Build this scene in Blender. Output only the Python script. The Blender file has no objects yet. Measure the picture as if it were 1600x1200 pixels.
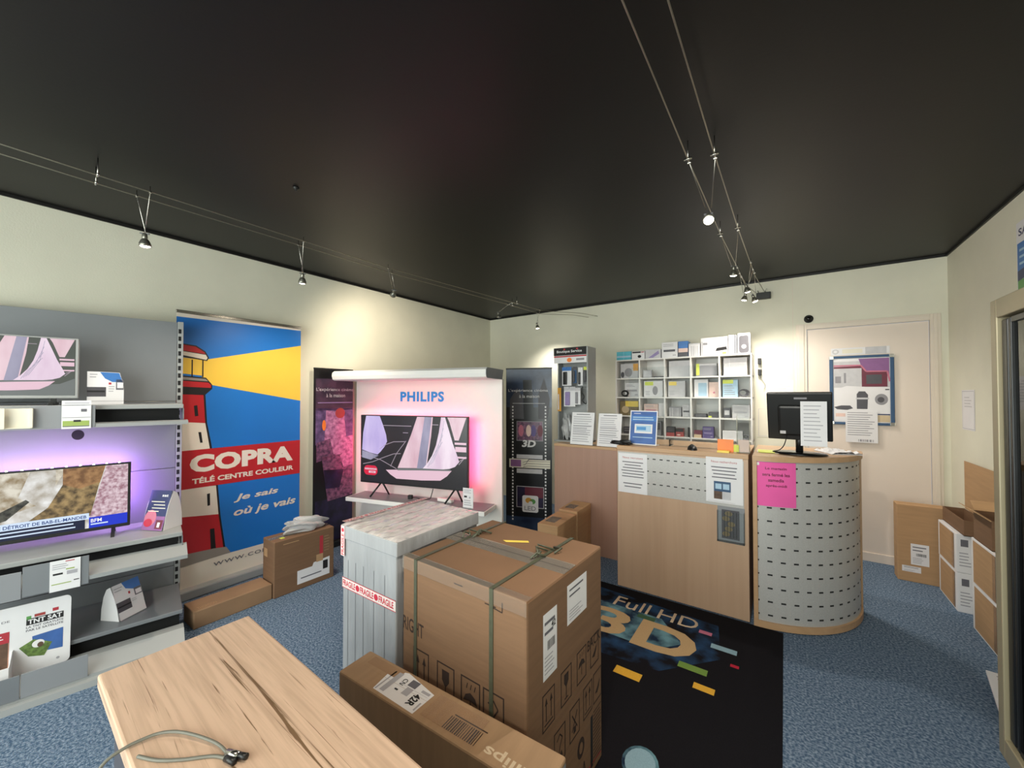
import bpy, bmesh, math, random
from mathutils import Matrix, Vector
random.seed(7)
sc = bpy.context.scene
C = sc.collection
R = math.radians

# ------------------------------------------------------------------ camera
cam = bpy.data.cameras.new('camera')
cam.sensor_width = 36.0
cam.lens = 608.9 / 1600 * 36.0
cam.shift_y = 8.2 / 1600
cam.clip_start = 0.02
cam_o = bpy.data.objects.new('camera', cam)
C.objects.link(cam_o)
cam_o.location = (0, 0, 1.438)
cam_o.rotation_euler = (R(90 + 0.965), 0, R(34.96))
sc.camera = cam_o

# ------------------------------------------------------------------ view, world, daylight
sc.view_settings.view_transform = 'Standard'
sc.view_settings.look = 'None'
sc.view_settings.gamma = 1.0
sc.view_settings.use_curve_mapping = False
sc.view_settings.exposure = 0.08
world = bpy.data.worlds.new('world')
sc.world = world
world.use_nodes = True
bg = world.node_tree.nodes['Background']
bg.inputs[0].default_value = (0.80, 0.90, 1.0, 1)
bg.inputs[1].default_value = 0.6

def lamp(kind, name, loc, power, color, rot=(0, 0, 0), parent=None, **kw):
    l = bpy.data.lights.new(name, kind)
    l.energy = power
    l.color = color
    for k, v in kw.items():
        setattr(l, k, v)
    o = bpy.data.objects.new(name, l)
    o.location = loc
    o.rotation_euler = rot
    C.objects.link(o)
    if parent:
        o.parent = parent
    return o

# daylight falling through the shop front behind the camera
lamp('AREA', 'daylight', (-1.2, -1.75, 1.45), 215, (1.0, 0.975, 0.95), (R(90), 0, 0), shape='RECTANGLE', size=4.2, size_y=2.2)

# ------------------------------------------------------------------ room dimensions (metres)
XL, XR, YB, YF, HC = -3.60, 1.088, 4.58, -1.5, 2.583

# ------------------------------------------------------------------ materials
def lin(h):
    h = h.lstrip('#')
    o = []
    for i in (0, 2, 4):
        c = int(h[i:i + 2], 16) / 255
        o.append(c / 12.92 if c <= 0.04045 else ((c + 0.055) / 1.055) ** 2.4)
    return o
MATS = {}
def M(name, hexc='#808080', rough=0.6, metal=0.0, var=0.0, scale=(20, 20, 20), bump=0.0, bscale=None,
      emit=0.0, hex2=None, detail=4.0, coat=0.0, spec=0.5, alpha=1.0, lo=0.35, hi=0.65):
    """principled material with optional noise colour variation, bump and emission"""
    m = bpy.data.materials.new(name)
    m.use_nodes = True
    nt = m.node_tree
    b = nt.nodes['Principled BSDF']
    c = lin(hexc)
    b.inputs['Base Color'].default_value = (*c, 1)
    b.inputs['Roughness'].default_value = rough
    b.inputs['Metallic'].default_value = metal
    b.inputs['Specular IOR Level'].default_value = spec
    b.inputs['Coat Weight'].default_value = coat
    b.inputs['Coat Roughness'].default_value = 0.15
    if var > 0 or hex2 or bump > 0:
        tc = nt.nodes.new('ShaderNodeTexCoord')
        mp = nt.nodes.new('ShaderNodeMapping')
        mp.inputs['Scale'].default_value = scale
        nt.links.new(tc.outputs['Object'], mp.inputs['Vector'])
        nz = nt.nodes.new('ShaderNodeTexNoise')
        nz.inputs['Scale'].default_value = 1.0
        nz.inputs['Detail'].default_value = detail
        nt.links.new(mp.outputs[0], nz.inputs['Vector'])
        if var > 0 or hex2:
            rp = nt.nodes.new('ShaderNodeValToRGB')
            rp.color_ramp.elements[0].position = lo
            rp.color_ramp.elements[1].position = hi
            if hex2:
                a, d = c, lin(hex2)
            else:
                a, d = [x * (1 - var) for x in c], [min(1, x * (1 + var)) for x in c]
            rp.color_ramp.elements[0].color = (*a, 1)
            rp.color_ramp.elements[1].color = (*d, 1)
            nt.links.new(nz.outputs['Fac'], rp.inputs[0])
            if not name.startswith('scr_'):
                nt.links.new(rp.outputs[0], b.inputs['Base Color'])
            if emit:
                nt.links.new(rp.outputs[0], b.inputs['Emission Color'])
        if bump > 0:
            src = nz
            if bscale:
                mp2 = nt.nodes.new('ShaderNodeMapping')
                mp2.inputs['Scale'].default_value = bscale
                nt.links.new(tc.outputs['Object'], mp2.inputs['Vector'])
                src = nt.nodes.new('ShaderNodeTexNoise')
                src.inputs['Scale'].default_value = 1.0
                nt.links.new(mp2.outputs[0], src.inputs['Vector'])
            bp = nt.nodes.new('ShaderNodeBump')
            bp.inputs['Strength'].default_value = bump
            bp.inputs['Distance'].default_value = 0.01
            nt.links.new(src.outputs['Fac'], bp.inputs['Height'])
            nt.links.new(bp.outputs[0], b.inputs['Normal'])
    if emit:
        if not (var > 0 or hex2):
            b.inputs['Emission Color'].default_value = (*c, 1)
        b.inputs['Emission Strength'].default_value = emit
        if name.startswith('scr_'):
            b.inputs['Base Color'].default_value = (0.012, 0.012, 0.013, 1)
            b.inputs['Roughness'].default_value = 0.25
    MATS[name] = m
    return m

def glassy(name, hexc, gloss=0.12, rough=0.02, white=0.0, bump=0.0):
    """thin clear sheet: transparent with a fresnel sheen, 'white' adds haze"""
    m = bpy.data.materials.new(name)
    m.use_nodes = True
    nt = m.node_tree
    nt.nodes.clear()
    out = nt.nodes.new('ShaderNodeOutputMaterial')
    tr = nt.nodes.new('ShaderNodeBsdfTransparent')
    tr.inputs[0].default_value = (*lin(hexc), 1)
    gl = nt.nodes.new('ShaderNodeBsdfGlossy')
    gl.inputs['Roughness'].default_value = rough
    fr = nt.nodes.new('ShaderNodeLayerWeight')
    fr.inputs[0].default_value = gloss
    mx = nt.nodes.new('ShaderNodeMixShader')
    nt.links.new(fr.outputs['Fresnel'], mx.inputs[0])
    nt.links.new(tr.outputs[0], mx.inputs[1])
    nt.links.new(gl.outputs[0], mx.inputs[2])
    last = mx
    if white > 0:
        df = nt.nodes.new('ShaderNodeBsdfDiffuse')
        df.inputs[0].default_value = (0.8, 0.8, 0.8, 1)
        m2 = nt.nodes.new('ShaderNodeMixShader')
        m2.inputs[0].default_value = white
        nt.links.new(mx.outputs[0], m2.inputs[1])
        nt.links.new(df.outputs[0], m2.inputs[2])
        last = m2
    if bump > 0:
        tc = nt.nodes.new('ShaderNodeTexCoord')
        nz = nt.nodes.new('ShaderNodeTexNoise')
        nz.inputs['Scale'].default_value = 40
        nt.links.new(tc.outputs['Object'], nz.inputs['Vector'])
        bp = nt.nodes.new('ShaderNodeBump')
        bp.inputs['Strength'].default_value = bump
        nt.links.new(nz.outputs['Fac'], bp.inputs['Height'])
        nt.links.new(bp.outputs[0], gl.inputs['Normal'])
    nt.links.new(last.outputs[0], out.inputs[0])
    MATS[name] = m

def wood(name, base, dark, across=14.0, along=1.2, axis='x', rough=0.45, lines=True):
    """wood grain running along one axis of the object"""
    m = bpy.data.materials.new(name)
    m.use_nodes = True
    nt = m.node_tree
    b = nt.nodes['Principled BSDF']
    b.inputs['Roughness'].default_value = rough
    tc = nt.nodes.new('ShaderNodeTexCoord')
    def noise(sx, sy, det, dist=0.0):
        mp = nt.nodes.new('ShaderNodeMapping')
        mp.inputs['Scale'].default_value = {'x': (sx, sy, sy), 'y': (sy, sx, sy), 'z': (sy, sy, sx)}[axis]
        nt.links.new(tc.outputs['Object'], mp.inputs['Vector'])
        nz = nt.nodes.new('ShaderNodeTexNoise')
        nz.inputs['Scale'].default_value = 1
        nz.inputs['Detail'].default_value = det
        nz.inputs['Distortion'].default_value = dist
        nt.links.new(mp.outputs[0], nz.inputs['Vector'])
        return nz
    n1 = noise(along, across, 8, 0.6)
    r1 = nt.nodes.new('ShaderNodeValToRGB')
    r1.color_ramp.elements[0].position = 0.33
    r1.color_ramp.elements[1].position = 0.6
    a, d = lin(base), lin(dark)
    mid = [x * 0.70 + y * 0.30 for x, y in zip(a, d)]
    r1.color_ramp.elements[0].color = (*mid, 1)
    r1.color_ramp.elements[1].color = (*a, 1)
    nt.links.new(n1.outputs['Fac'], r1.inputs[0])
    last = r1
    if lines:
        n2 = noise(along * 0.55, across * 0.75, 5, 1.6)
        r2 = nt.nodes.new('ShaderNodeValToRGB')
        r2.color_ramp.elements[0].position = 0.31
        r2.color_ramp.elements[1].position = 0.37
        r2.color_ramp.elements[0].color = (*[x / max(y, 1e-3) for x, y in zip(d, a)], 1)
        r2.color_ramp.elements[1].color = (1, 1, 1, 1)
        nt.links.new(n2.outputs['Fac'], r2.inputs[0])
        mx = nt.nodes.new('ShaderNodeMix')
        mx.data_type = 'RGBA'
        mx.blend_type = 'MULTIPLY'
        mx.inputs[0].default_value = 1.0
        nt.links.new(r1.outputs[0], mx.inputs[6])
        nt.links.new(r2.outputs[0], mx.inputs[7])
        nt.links.new(mx.outputs[2], b.inputs['Base Color'])
    else:
        nt.links.new(r1.outputs[0], b.inputs['Base Color'])
    MATS[name] = m

# building surfaces
M('wall_paint', '#e2dfcd', 0.75, var=0.03, scale=(3, 3, 3), bump=0.06, bscale=(120, 120, 120))
M('ceiling_paint', '#0f0e0e', 0.45, var=0.05, scale=(2, 2, 2), bump=0.02, bscale=(60, 60, 60), spec=0.32)
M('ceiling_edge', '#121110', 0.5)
M('carpet', '#465c75', 0.95, scale=(95, 95, 95), hex2='#8d9db0', detail=4, bump=0.4, bscale=(200, 200, 200), spec=0.1, lo=0.40, hi=0.70)
M('door_paint', '#e6d8cb', 0.5, var=0.02, scale=(2, 2, 2))
M('trim_paint', '#e2d6c7', 0.5, var=0.02, scale=(2, 2, 2))
# cardboard and paper
M('kraft', '#7a5b42', 0.8, var=0.06, scale=(4, 4, 60), bump=0.05, bscale=(8, 8, 90))
M('kraft_light', '#a18263', 0.78, var=0.06, scale=(40, 4, 4), bump=0.05, bscale=(80, 8, 8))
M('kraft_pale', '#b59069', 0.8, var=0.05, scale=(4, 4, 50))
M('kraft_dark', '#967659', 0.8, var=0.08, scale=(6, 6, 6))
M('print_dark', '#33231b', 0.8)
M('paper', '#e4e2e4', 0.7, var=0.02, scale=(9, 9, 9))
M('paper_ivory', '#e2dccb', 0.7, var=0.02, scale=(9, 9, 9))
M('paper_pink', '#ec5fa8', 0.7, var=0.03, scale=(6, 6, 6))
M('ink', '#66646c', 0.7)
M('ink_soft', '#a8a6ac', 0.7)
M('ink_black', '#1c1a1c', 0.7)
M('ink_red', '#b0303c', 0.7)
M('ink_green', '#9aae5c', 0.7)
M('photo_blue', '#3c62a4', 0.5, var=0.12, scale=(14, 14, 14))
M('photo_sky', '#4d92cc', 0.5, var=0.1, scale=(10, 10, 10))
M('photo_grass', '#60793c', 0.5, var=0.4, scale=(60, 60, 60))
M('photo_red', '#c0343a', 0.5, var=0.15, scale=(20, 20, 20))
M('photo_brown', '#5d4536', 0.5, var=0.3, scale=(30, 30, 30))
M('photo_skin', '#c58f78', 0.5, var=0.2, scale=(30, 30, 30))
M('photo_teal', '#6db5c4', 0.5, var=0.15, scale=(20, 20, 20))
M('strap', '#4d4f3f', 0.45, var=0.1, scale=(60, 60, 60))
M('tape_white', '#ebe0dc', 0.35, var=0.04, scale=(20, 20, 20))
M('tape_red', '#c92f45', 0.4)
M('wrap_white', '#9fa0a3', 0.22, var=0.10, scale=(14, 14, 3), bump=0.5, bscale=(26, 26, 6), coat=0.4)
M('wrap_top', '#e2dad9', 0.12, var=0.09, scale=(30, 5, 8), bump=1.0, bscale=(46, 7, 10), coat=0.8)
M('slot_grey', '#6e6f74', 0.6)
# metals, plastics
M('steel_grey', '#7f8286', 0.42, var=0.03, scale=(3, 3, 3), metal=0.15)
M('steel_light', '#9ea0a0', 0.42, var=0.02, scale=(3, 3, 3), metal=0.1)
M('card_grey', '#8b8d91', 0.6, var=0.02, scale=(4, 4, 4))
M('black_void', '#0a0a0b', 0.8)
M('black_plastic', '#161616', 0.4, var=0.1, scale=(20, 20, 20))
M('black_gloss', '#0c0c0e', 0.15)
M('grey_plastic', '#6b6b6e', 0.45)
M('white_plastic', '#e6e3df', 0.35, var=0.015, scale=(6, 6, 6))
M('white_gloss', '#ded9d2', 0.3, var=0.02, scale=(2, 2, 2))
M('chrome', '#c9c6bf', 0.22, metal=1.0, var=0.03, scale=(40, 40, 40))
M('cable_metal', '#a8a193', 0.35, metal=0.9, var=0.05, scale=(80, 80, 80))
M('cable_sheath', '#6b6a60', 0.5, var=0.05, scale=(60, 60, 60))
M('perforated', '#bab8b5', 0.4, metal=0.1, var=0.05, scale=(180, 180, 180))
M('slot_black', '#1a1a1a', 0.7)
M('frame_beige', '#a79c80', 0.42, metal=0.2, var=0.04, scale=(4, 4, 4))
M('gasket', '#0e0f12', 0.35)
M('frame_blue', '#2d4f73', 0.4, var=0.05, scale=(20, 20, 20))
M('inside_grey', '#5c6060', 0.7, var=0.08, scale=(2, 2, 30))
wood('oak', '#d0b097', '#75593f', across=75, along=3.0, axis='x', rough=0.5)
wood('oak_edge', '#7d6b5a', '#5e4d3e', across=20, along=2, axis='y', rough=0.5)
wood('maple', '#bf9f84', '#aa8a70', across=22, along=0.8, axis='z', rough=0.4, lines=False)
wood('maple_edge', '#c09b76', '#a88058', across=22, along=0.8, axis='x', rough=0.4, lines=False)
wood('maple_pink', '#ab8674', '#967262', across=22, along=0.8, axis='z', rough=0.4, lines=False)
glassy('clear_glass', '#eef3f1', 0.10)
glassy('plexi', '#f8fafa', 0.05, white=0.015)
glassy('dark_glass', '#8f9a9c', 0.25)
glassy('plastic_film', '#f0f0f2', 0.35, 0.15, white=0.5, bump=0.8)
glassy('clear_tape', '#fbf4e8', 0.10, 0.2, white=0.07, bump=0.4)
# mat
M('mat_black', '#17161a', 0.95, var=0.15, scale=(220, 220, 220), spec=0.1)
M('mat_blue', '#17161a', 0.95, scale=(7, 7, 7), hex2='#2c4e74', spec=0.1, lo=0.40, hi=0.72)
M('mat_mist', '#1d2b40', 0.95, scale=(9, 9, 9), hex2='#69919c', spec=0.1, lo=0.35, hi=0.66)
for n, h in dict(mat_tan='#b79a72', mat_tan_light='#cbb79c', mat_pink='#b46a80', mat_lightblue='#86a3b0', mat_red='#b0283c',
                 mat_green='#6f8c44', mat_darkgreen='#3e5a44', mat_yellow='#d6a43c', mat_edge='#0e0d10').items():
    M(n, h, 0.95, var=0.06, scale=(160, 160, 160), spec=0.1)
# banners
M('banner_blue', '#1f6fc0', 0.35, var=0.03, scale=(3, 3, 3))
M('banner_yellow', '#e8bf4a', 0.35, var=0.02, scale=(3, 3, 3))
M('banner_red', '#b3242c', 0.35, var=0.03, scale=(3, 3, 3))
M('banner_white', '#dfd5c8', 0.35, var=0.02, scale=(3, 3, 3))
M('banner_line', '#1d1a1c', 0.4)
M('banner_rock', '#8d8680', 0.4)
M('banner_navy', '#17223f', 0.3, hex2='#31435f', scale=(5, 5, 9))
M('banner_black', '#0b0b10', 0.3)
M('banner_plum', '#241f30', 0.35, hex2='#4a3347', scale=(6, 6, 8))
M('banner_crowd', '#3a2440', 0.35, hex2='#8a5c7a', scale=(30, 30, 30), detail=8)
M('banner_glow', '#7d4a72', 0.35, hex2='#c48fb4', scale=(26, 26, 26), detail=6)
M('banner_violet', '#3a2f55', 0.35, hex2='#6f5b86', scale=(18, 18, 18))
M('banner_deep', '#131022', 0.35, hex2='#2a1f45', scale=(10, 10, 10))
M('logo_blue', '#1583c9', 0.4)
# screens (they give off light)
M('scr_dark', '#221f22', emit=0.9)
M('scr_olive', '#474c46', emit=1.0)
M('scr_grey', '#6a6f6e', emit=1.0)
M('scr_sail', '#d8bed3', emit=1.0, hex2='#eddce9', scale=(9, 9, 3))
M('scr_sail_pink', '#d2abb8', emit=1.0, hex2='#e6cbd4', scale=(9, 9, 3))
M('scr_sail_blue', '#b7a8dc', emit=1.0, hex2='#cfc0e8', scale=(8, 8, 3))
M('scr_shade', '#86849c', emit=1.0, hex2='#a5a1b8', scale=(8, 8, 3))
M('scr_hull', '#e0bccb', emit=1.0)
M('scr_line', '#9d8f9a', emit=1.0)
M('scr_red', '#d3203f', emit=1.0)
M('scr_white', '#f2f2f6', emit=1.0)
M('scr_blue', '#1430c8', emit=1.0)
M('scr_navy', '#0c1234', emit=1.0)
M('scr_palebar', '#cfe0f6', emit=1.0)
M('scr_barink', '#22407e', emit=1.0)
M('scr_sand', '#8f7c5e', emit=1.0, hex2='#d9d3c4', scale=(24, 24, 24), detail=10)
M('scr_pale', '#a89f90', emit=1.0, hex2='#e8e8e6', scale=(16, 16, 16), detail=10)
M('scr_rock', '#4c3c26', emit=1.0, hex2='#a58a5c', scale=(34, 34, 34), detail=11)
M('scr_rust', '#6f4b2c', emit=1.0, hex2='#a87e52', scale=(34, 34, 34), detail=11)
M('scr_rose', '#9a6e7c', emit=1.0, hex2='#dcc6ce', scale=(60, 60, 60), detail=10)
M('scr_black', '#1e1c18', emit=1.0, hex2='#5a584e', scale=(40, 40, 40))
M('glow_violet', '#bb86ff', 0.4, emit=85)
M('glow_lilac', '#dca8ff', 0.4, emit=85)
M('glow_pink', '#ff4d84', 0.4, emit=40)
M('glow_rose', '#ff5585', 0.4, emit=44)
M('glow_dot', '#fff0ff', 0.4, emit=6)
M('bulb', '#fff1d8', 0.3, emit=40)
M('bulb_dim', '#fff4e0', 0.3, emit=5)
M('lamp_cup', '#8c8a80', 0.3, metal=0.8)
for n, h in dict(c_teal='#55b4c6', c_orange='#f4822c', c_yellow='#f2d45c', c_lime='#d2dc4c', c_purple='#5a4a86', c_lilac='#8f7fae',
                 c_redbox='#a03c38', c_beige='#c9b493', c_amber='#d59a3c', c_greylt='#c3c1c4', c_greymd='#8d8b90', c_greydk='#4c4a50',
                 c_blue='#3b73b8', c_palebl='#a8c6dc', c_palepk='#e2c3b8', c_green='#5c9a50', c_navy='#28305c', c_brown='#7b6a4a',
                 c_rosy='#c46f86', c_maroon='#6a2438', c_plum='#8a5a8e').items():
    M(n, h, 0.45, var=0.05, scale=(25, 25, 25))

# ------------------------------------------------------------------ mesh builder
_txt = {}
def text_geo(s, bold=0.0, shear=0.0, space=1.0):
    key = (s, bold, shear, space)
    if key not in _txt:
        cu = bpy.data.curves.new('t', 'FONT')
        cu.body = s
        cu.size = 1.0
        cu.offset = bold
        cu.shear = shear
        cu.space_character = space
        cu.resolution_u = 3
        cu.align_x = 'LEFT'
        ob = bpy.data.objects.new('t', cu)
        C.objects.link(ob)
        dg = bpy.context.evaluated_depsgraph_get()
        dg.update()
        me = bpy.data.meshes.new_from_object(ob.evaluated_get(dg))
        vs = [(v.co.x, v.co.y) for v in me.vertices]
        fs = [tuple(p.vertices) for p in me.polygons]
        bpy.data.objects.remove(ob)
        bpy.data.curves.remove(cu)
        bpy.data.meshes.remove(me)
        xs = [v[0] for v in vs] or [0, 1]
        ys = [v[1] for v in vs] or [0, 1]
        _txt[key] = (vs, fs, min(xs), max(xs), min(ys), max(ys))
    return _txt[key]

class MB:
    def __init__(s):
        s.v, s.f, s.mi, s.sm, s.slots = [], [], [], [], []
    def slot(s, m):
        if m not in s.slots:
            s.slots.append(m)
        return s.slots.index(m)
    def add(s, verts, faces, mat, smooth=False, mx=None):
        o = len(s.v)
        s.v += [tuple(mx @ Vector(v)) if mx else tuple(v) for v in verts]
        k = s.slot(mat)
        for f in faces:
            s.f.append(tuple(i + o for i in f))
            s.mi.append(k)
            s.sm.append(smooth)
        return s
    def box(s, x0, x1, y0, y1, z0, z1, mat, bevel=0.0, mx=None, seg=2):
        bm = bmesh.new()
        bmesh.ops.create_cube(bm, size=1.0)
        for v in bm.verts:
            v.co = Vector(((x0 + x1) / 2 + v.co.x * (x1 - x0), (y0 + y1) / 2 + v.co.y * (y1 - y0), (z0 + z1) / 2 + v.co.z * (z1 - z0)))
        if bevel > 0:
            bmesh.ops.bevel(bm, geom=bm.edges[:], offset=bevel, segments=seg, affect='EDGES', profile=0.5)
        bm.verts.index_update()
        s.add([v.co[:] for v in bm.verts], [[v.index for v in f.verts] for f in bm.faces], mat, False, mx)
        bm.free()
        return s
    def prism(s, pts, y0, y1, mat, axis='y', mx=None):
        """outline pts (a,b) extruded: axis y -> (a,y,b); axis z -> (a,b,z); axis x -> (x,a,b)"""
        n = len(pts)
        mk = {'y': lambda a, b, t: (a, t, b), 'z': lambda a, b, t: (a, b, t), 'x': lambda a, b, t: (t, a, b)}[axis]
        vs = [mk(a, b, y0) for a, b in pts] + [mk(a, b, y1) for a, b in pts]
        fs = [tuple(range(n)), tuple(range(2 * n - 1, n - 1, -1))]
        for i in range(n):
            j = (i + 1) % n
            fs.append((i, i + n, j + n, j))
        s.add(vs, fs, mat, False, mx)
        return s
    def tube(s, pts, r, mat, n=8, caps=True):
        pts = [Vector(p) for p in pts]
        vs, fs = [], []
        prev = None
        for i, p in enumerate(pts):
            t = (pts[min(i + 1, len(pts) - 1)] - pts[max(i - 1, 0)]).normalized()
            if prev is None:
                a = Vector((0, 0, 1)) if abs(t.z) < 0.9 else Vector((1, 0, 0))
                u = t.cross(a).normalized()
            else:
                u = (prev - t * prev.dot(t)).normalized()
            prev = u
            w = t.cross(u)
            rr = r[i] if isinstance(r, (list, tuple)) else r
            for k in range(n):
                an = 2 * math.pi * k / n
                vs.append(p + (u * math.cos(an) + w * math.sin(an)) * rr)
        for i in range(len(pts) - 1):
            for k in range(n):
                k2 = (k + 1) % n
                fs.append((i * n + k, i * n + k2, (i + 1) * n + k2, (i + 1) * n + k))
        if caps:
            fs.append(tuple(range(n - 1, -1, -1)))
            fs.append(tuple(range((len(pts) - 1) * n, len(pts) * n)))
        s.add(vs, fs, mat, True)
        return s
    def lathe(s, prof, mat, n=20, mx=None):
        """profile of (radius, z) turned about z"""
        vs, fs = [], []
        for r, z in prof:
            for k in range(n):
                a = 2 * math.pi * k / n
                vs.append((r * math.cos(a), r * math.sin(a), z))
        for i in range(len(prof) - 1):
            for k in range(n):
                k2 = (k + 1) % n
                fs.append((i * n + k, i * n + k2, (i + 1) * n + k2, (i + 1) * n + k))
        fs.append(tuple(range(n - 1, -1, -1)))
        fs.append(tuple(range((len(prof) - 1) * n, len(prof) * n)))
        s.add(vs, fs, mat, True, mx)
        return s
    def build(s, name, parent=None, loc=(0, 0, 0), rot=(0, 0, 0), label=None):
        me = bpy.data.meshes.new(name)
        me.from_pydata(s.v, [], s.f)
        for m in s.slots:
            me.materials.append(MATS[m])
        for i, p in enumerate(me.polygons):
            p.material_index = s.mi[i]
            p.use_smooth = s.sm[i]
        me.update()
        o = bpy.data.objects.new(name, me)
        o.location = loc
        o.rotation_euler = rot
        C.objects.link(o)
        if parent:
            o.parent = parent
        if label:
            o['label'] = label
        return o

class Cv:
    """draw flat print on a plane: origin O, axes X and Y, layers a fraction of a millimetre apart"""
    def __init__(s, mb, O=(0, 0, 0), X=(1, 0, 0), Y=(0, 0, 1), step=0.0006):
        s.mb, s.O, s.X, s.Y = mb, Vector(O), Vector(X).normalized(), Vector(Y).normalized()
        s.N = s.X.cross(s.Y)
        s.step = step
    def P(s, x, y, l):
        return s.O + s.X * x + s.Y * y + s.N * (s.step * l)
    def poly(s, pts, m, l=1):
        s.mb.add([s.P(x, y, l) for x, y in pts], [tuple(range(len(pts)))], m)
    def rect(s, x0, y0, x1, y1, m, l=1):
        s.poly([(x0, y0), (x1, y0), (x1, y1), (x0, y1)], m, l)
    def ell(s, x, y, a, b, m, l=1, n=20):
        s.poly([(x + a * math.cos(2 * math.pi * k / n), y + b * math.sin(2 * math.pi * k / n)) for k in range(n)], m, l)
    def line(s, pts, w, m, l=2):
        for (xa, ya), (xb, yb) in zip(pts[:-1], pts[1:]):
            d = math.hypot(xb - xa, yb - ya) or 1
            nx, ny = -(yb - ya) / d * w / 2, (xb - xa) / d * w / 2
            s.poly([(xa - nx, ya - ny), (xb - nx, yb - ny), (xb + nx, yb + ny), (xa + nx, ya + ny)], m, l)
    def frame(s, x0, y0, x1, y1, w, m, l=2):
        s.rect(x0, y0, x1, y0 + w, m, l); s.rect(x0, y1 - w, x1, y1, m, l)
        s.rect(x0, y0 + w, x0 + w, y1 - w, m, l); s.rect(x1 - w, y0 + w, x1, y1 - w, m, l)
    def text(s, t, x0, y0, x1, y1, m, l=2, bold=0.0, shear=0.0, space=1.0, skew=0.0, rot=0):
        """text stretched to fill the box; skew lifts its right end"""
        vs, fs, a, b, c, d = text_geo(t, bold, shear, space)
        sx, sy = (x1 - x0) / (b - a), (y1 - y0) / (d - c)
        out = []
        for x, y in vs:
            px, py = x0 + (x - a) * sx, y0 + (y - c) * sy + skew * (x - a) / (b - a)
            if rot == 180:
                px, py = x0 + x1 - px, y0 + y1 - py
            out.append(s.P(px, py, l))
        s.mb.add(out, fs, m)
    def lines(s, x0, y0, x1, y1, n, m='ink_soft', l=1, fill=0.35, ragged=0.35, center=False):
        h = (y1 - y0) / n
        for i in range(n):
            w = (x1 - x0) * (1 - ragged * random.random())
            xa = x0 + ((x1 - x0) - w) / 2 if center else x0
            yc = y1 - (i + 0.5) * h
            s.rect(xa, yc - h * fill / 2, xa + w, yc + h * fill / 2, m, l)
    def bars(s, x0, y0, x1, y1, n, m='ink_black', l=2):
        w = (x1 - x0) / n
        for i in range(n):
            t = w * random.choice((0.3, 0.45, 0.65))
            s.rect(x0 + i * w, y0, x0 + i * w + t, y1, m, l)

def tag(o, label, cat, group=None):
    o['label'] = label
    o['category'] = cat
    if group:
        o['group'] = group
    return o
def thing(name, label, cat, loc=(0, 0, 0), rz=0.0, group=None):
    o = bpy.data.objects.new(name, None)
    o.empty_display_size = 0.05
    o.location = loc
    o.rotation_euler = (0, 0, R(rz))
    C.objects.link(o)
    return tag(o, label, cat, group)
def struct(name, mb, parent=None, **k):
    o = mb.build(name, parent, **k)
    if not parent:
        o['kind'] = 'structure'
    return o

# ================================================================== ROOM
struct('floor', MB().box(XL - 0.1, XR + 0.1, YF - 0.1, YB + 0.1, -0.1, 0, 'carpet'))
struct('ceiling', MB().box(XL - 0.1, XR + 0.1, YF - 0.1, YB + 0.1, HC, HC + 0.1, 'ceiling_paint'))
struct('wall_left', MB().box(XL - 0.1, XL, YF, YB, 0, HC, 'wall_paint'))
struct('wall_right', MB().box(XR, XR + 0.1, YF, YB, 0, HC, 'wall_paint'))
mb = MB()
mb.box(XL - 0.1, 0.094, YB, YB + 0.1, 0, HC, 'wall_paint')
mb.box(1.03, XR + 0.1, YB, YB + 0.1, 0, HC, 'wall_paint')
mb.box(0.094, 1.03, YB, YB + 0.1, 2.10, HC, 'wall_paint')
Cv(mb, (0, YB, 0)).rect(0.070, 0, 0.074, HC, 'trim_paint', 2)
struct('wall_back', mb)
mb = MB()
for b in ((XL - 0.1, XL + 0.25, 0, HC), (XR - 0.2, XR + 0.1, 0, HC), (XL + 0.25, XR - 0.2, 0, 0.3), (XL + 0.25, XR - 0.2, 2.45, HC)):
    mb.box(b[0], b[1], YF - 0.1, YF, b[2], b[3], 'wall_paint')
struct('wall_front', mb)
mb = MB()
for x in (XL + 0.25, -2.2, -0.95, 0.3, XR - 0.25):
    mb.box(x, x + 0.05, YF - 0.08, YF - 0.02, 0.3, 2.45, 'frame_beige')
mb.box(XL + 0.25, XR - 0.2, YF - 0.08, YF - 0.02, 0.3, 0.36, 'frame_beige')
mb.box(XL + 0.25, XR - 0.2, YF - 0.08, YF - 0.02, 2.39, 2.45, 'frame_beige')
w1 = struct('window_1', mb)
MB().box(XL + 0.3, XR - 0.25, YF - 0.055, YF - 0.047, 0.36, 2.39, 'clear_glass').build('pane', w1)
# black edge trim where the ceiling meets the walls
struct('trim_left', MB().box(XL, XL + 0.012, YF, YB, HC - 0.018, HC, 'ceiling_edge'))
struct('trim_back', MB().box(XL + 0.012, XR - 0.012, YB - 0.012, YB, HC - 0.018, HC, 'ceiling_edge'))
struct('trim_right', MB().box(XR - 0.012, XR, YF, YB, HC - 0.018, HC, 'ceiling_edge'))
# door and its casing
mb = MB()
mb.box(0.180, 0.978, YB + 0.004, YB + 0.045, 0.006, 2.055, 'door_paint', 0.002)
door = struct('door_1', mb)
mb = MB()
for x0, x1, z0, z1 in ((0.094, 0.176, 0, 2.11), (0.982, 1.045, 0, 2.11), (0.176, 0.982, 2.059, 2.11)):
    mb.box(x0, x1, YB - 0.010, YB + 0.02, z0, z1, 'trim_paint', 0.002)
    mb.box(x0 + (0.02 if x1 - x0 < 0.2 else 0), x1 - (0.02 if x1 - x0 < 0.2 else 0), YB - 0.016, YB - 0.010, z0, z1 - (0.015 if z0 > 1 else 0), 'trim_paint', 0.002)
struct('trim_1', mb)
mb = MB().box(0.18, 0.978, YB - 0.006, YB + 0.004, 0.0, 0.075, 'door_paint', 0.002)
struct('baseboard_back', mb)

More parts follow.
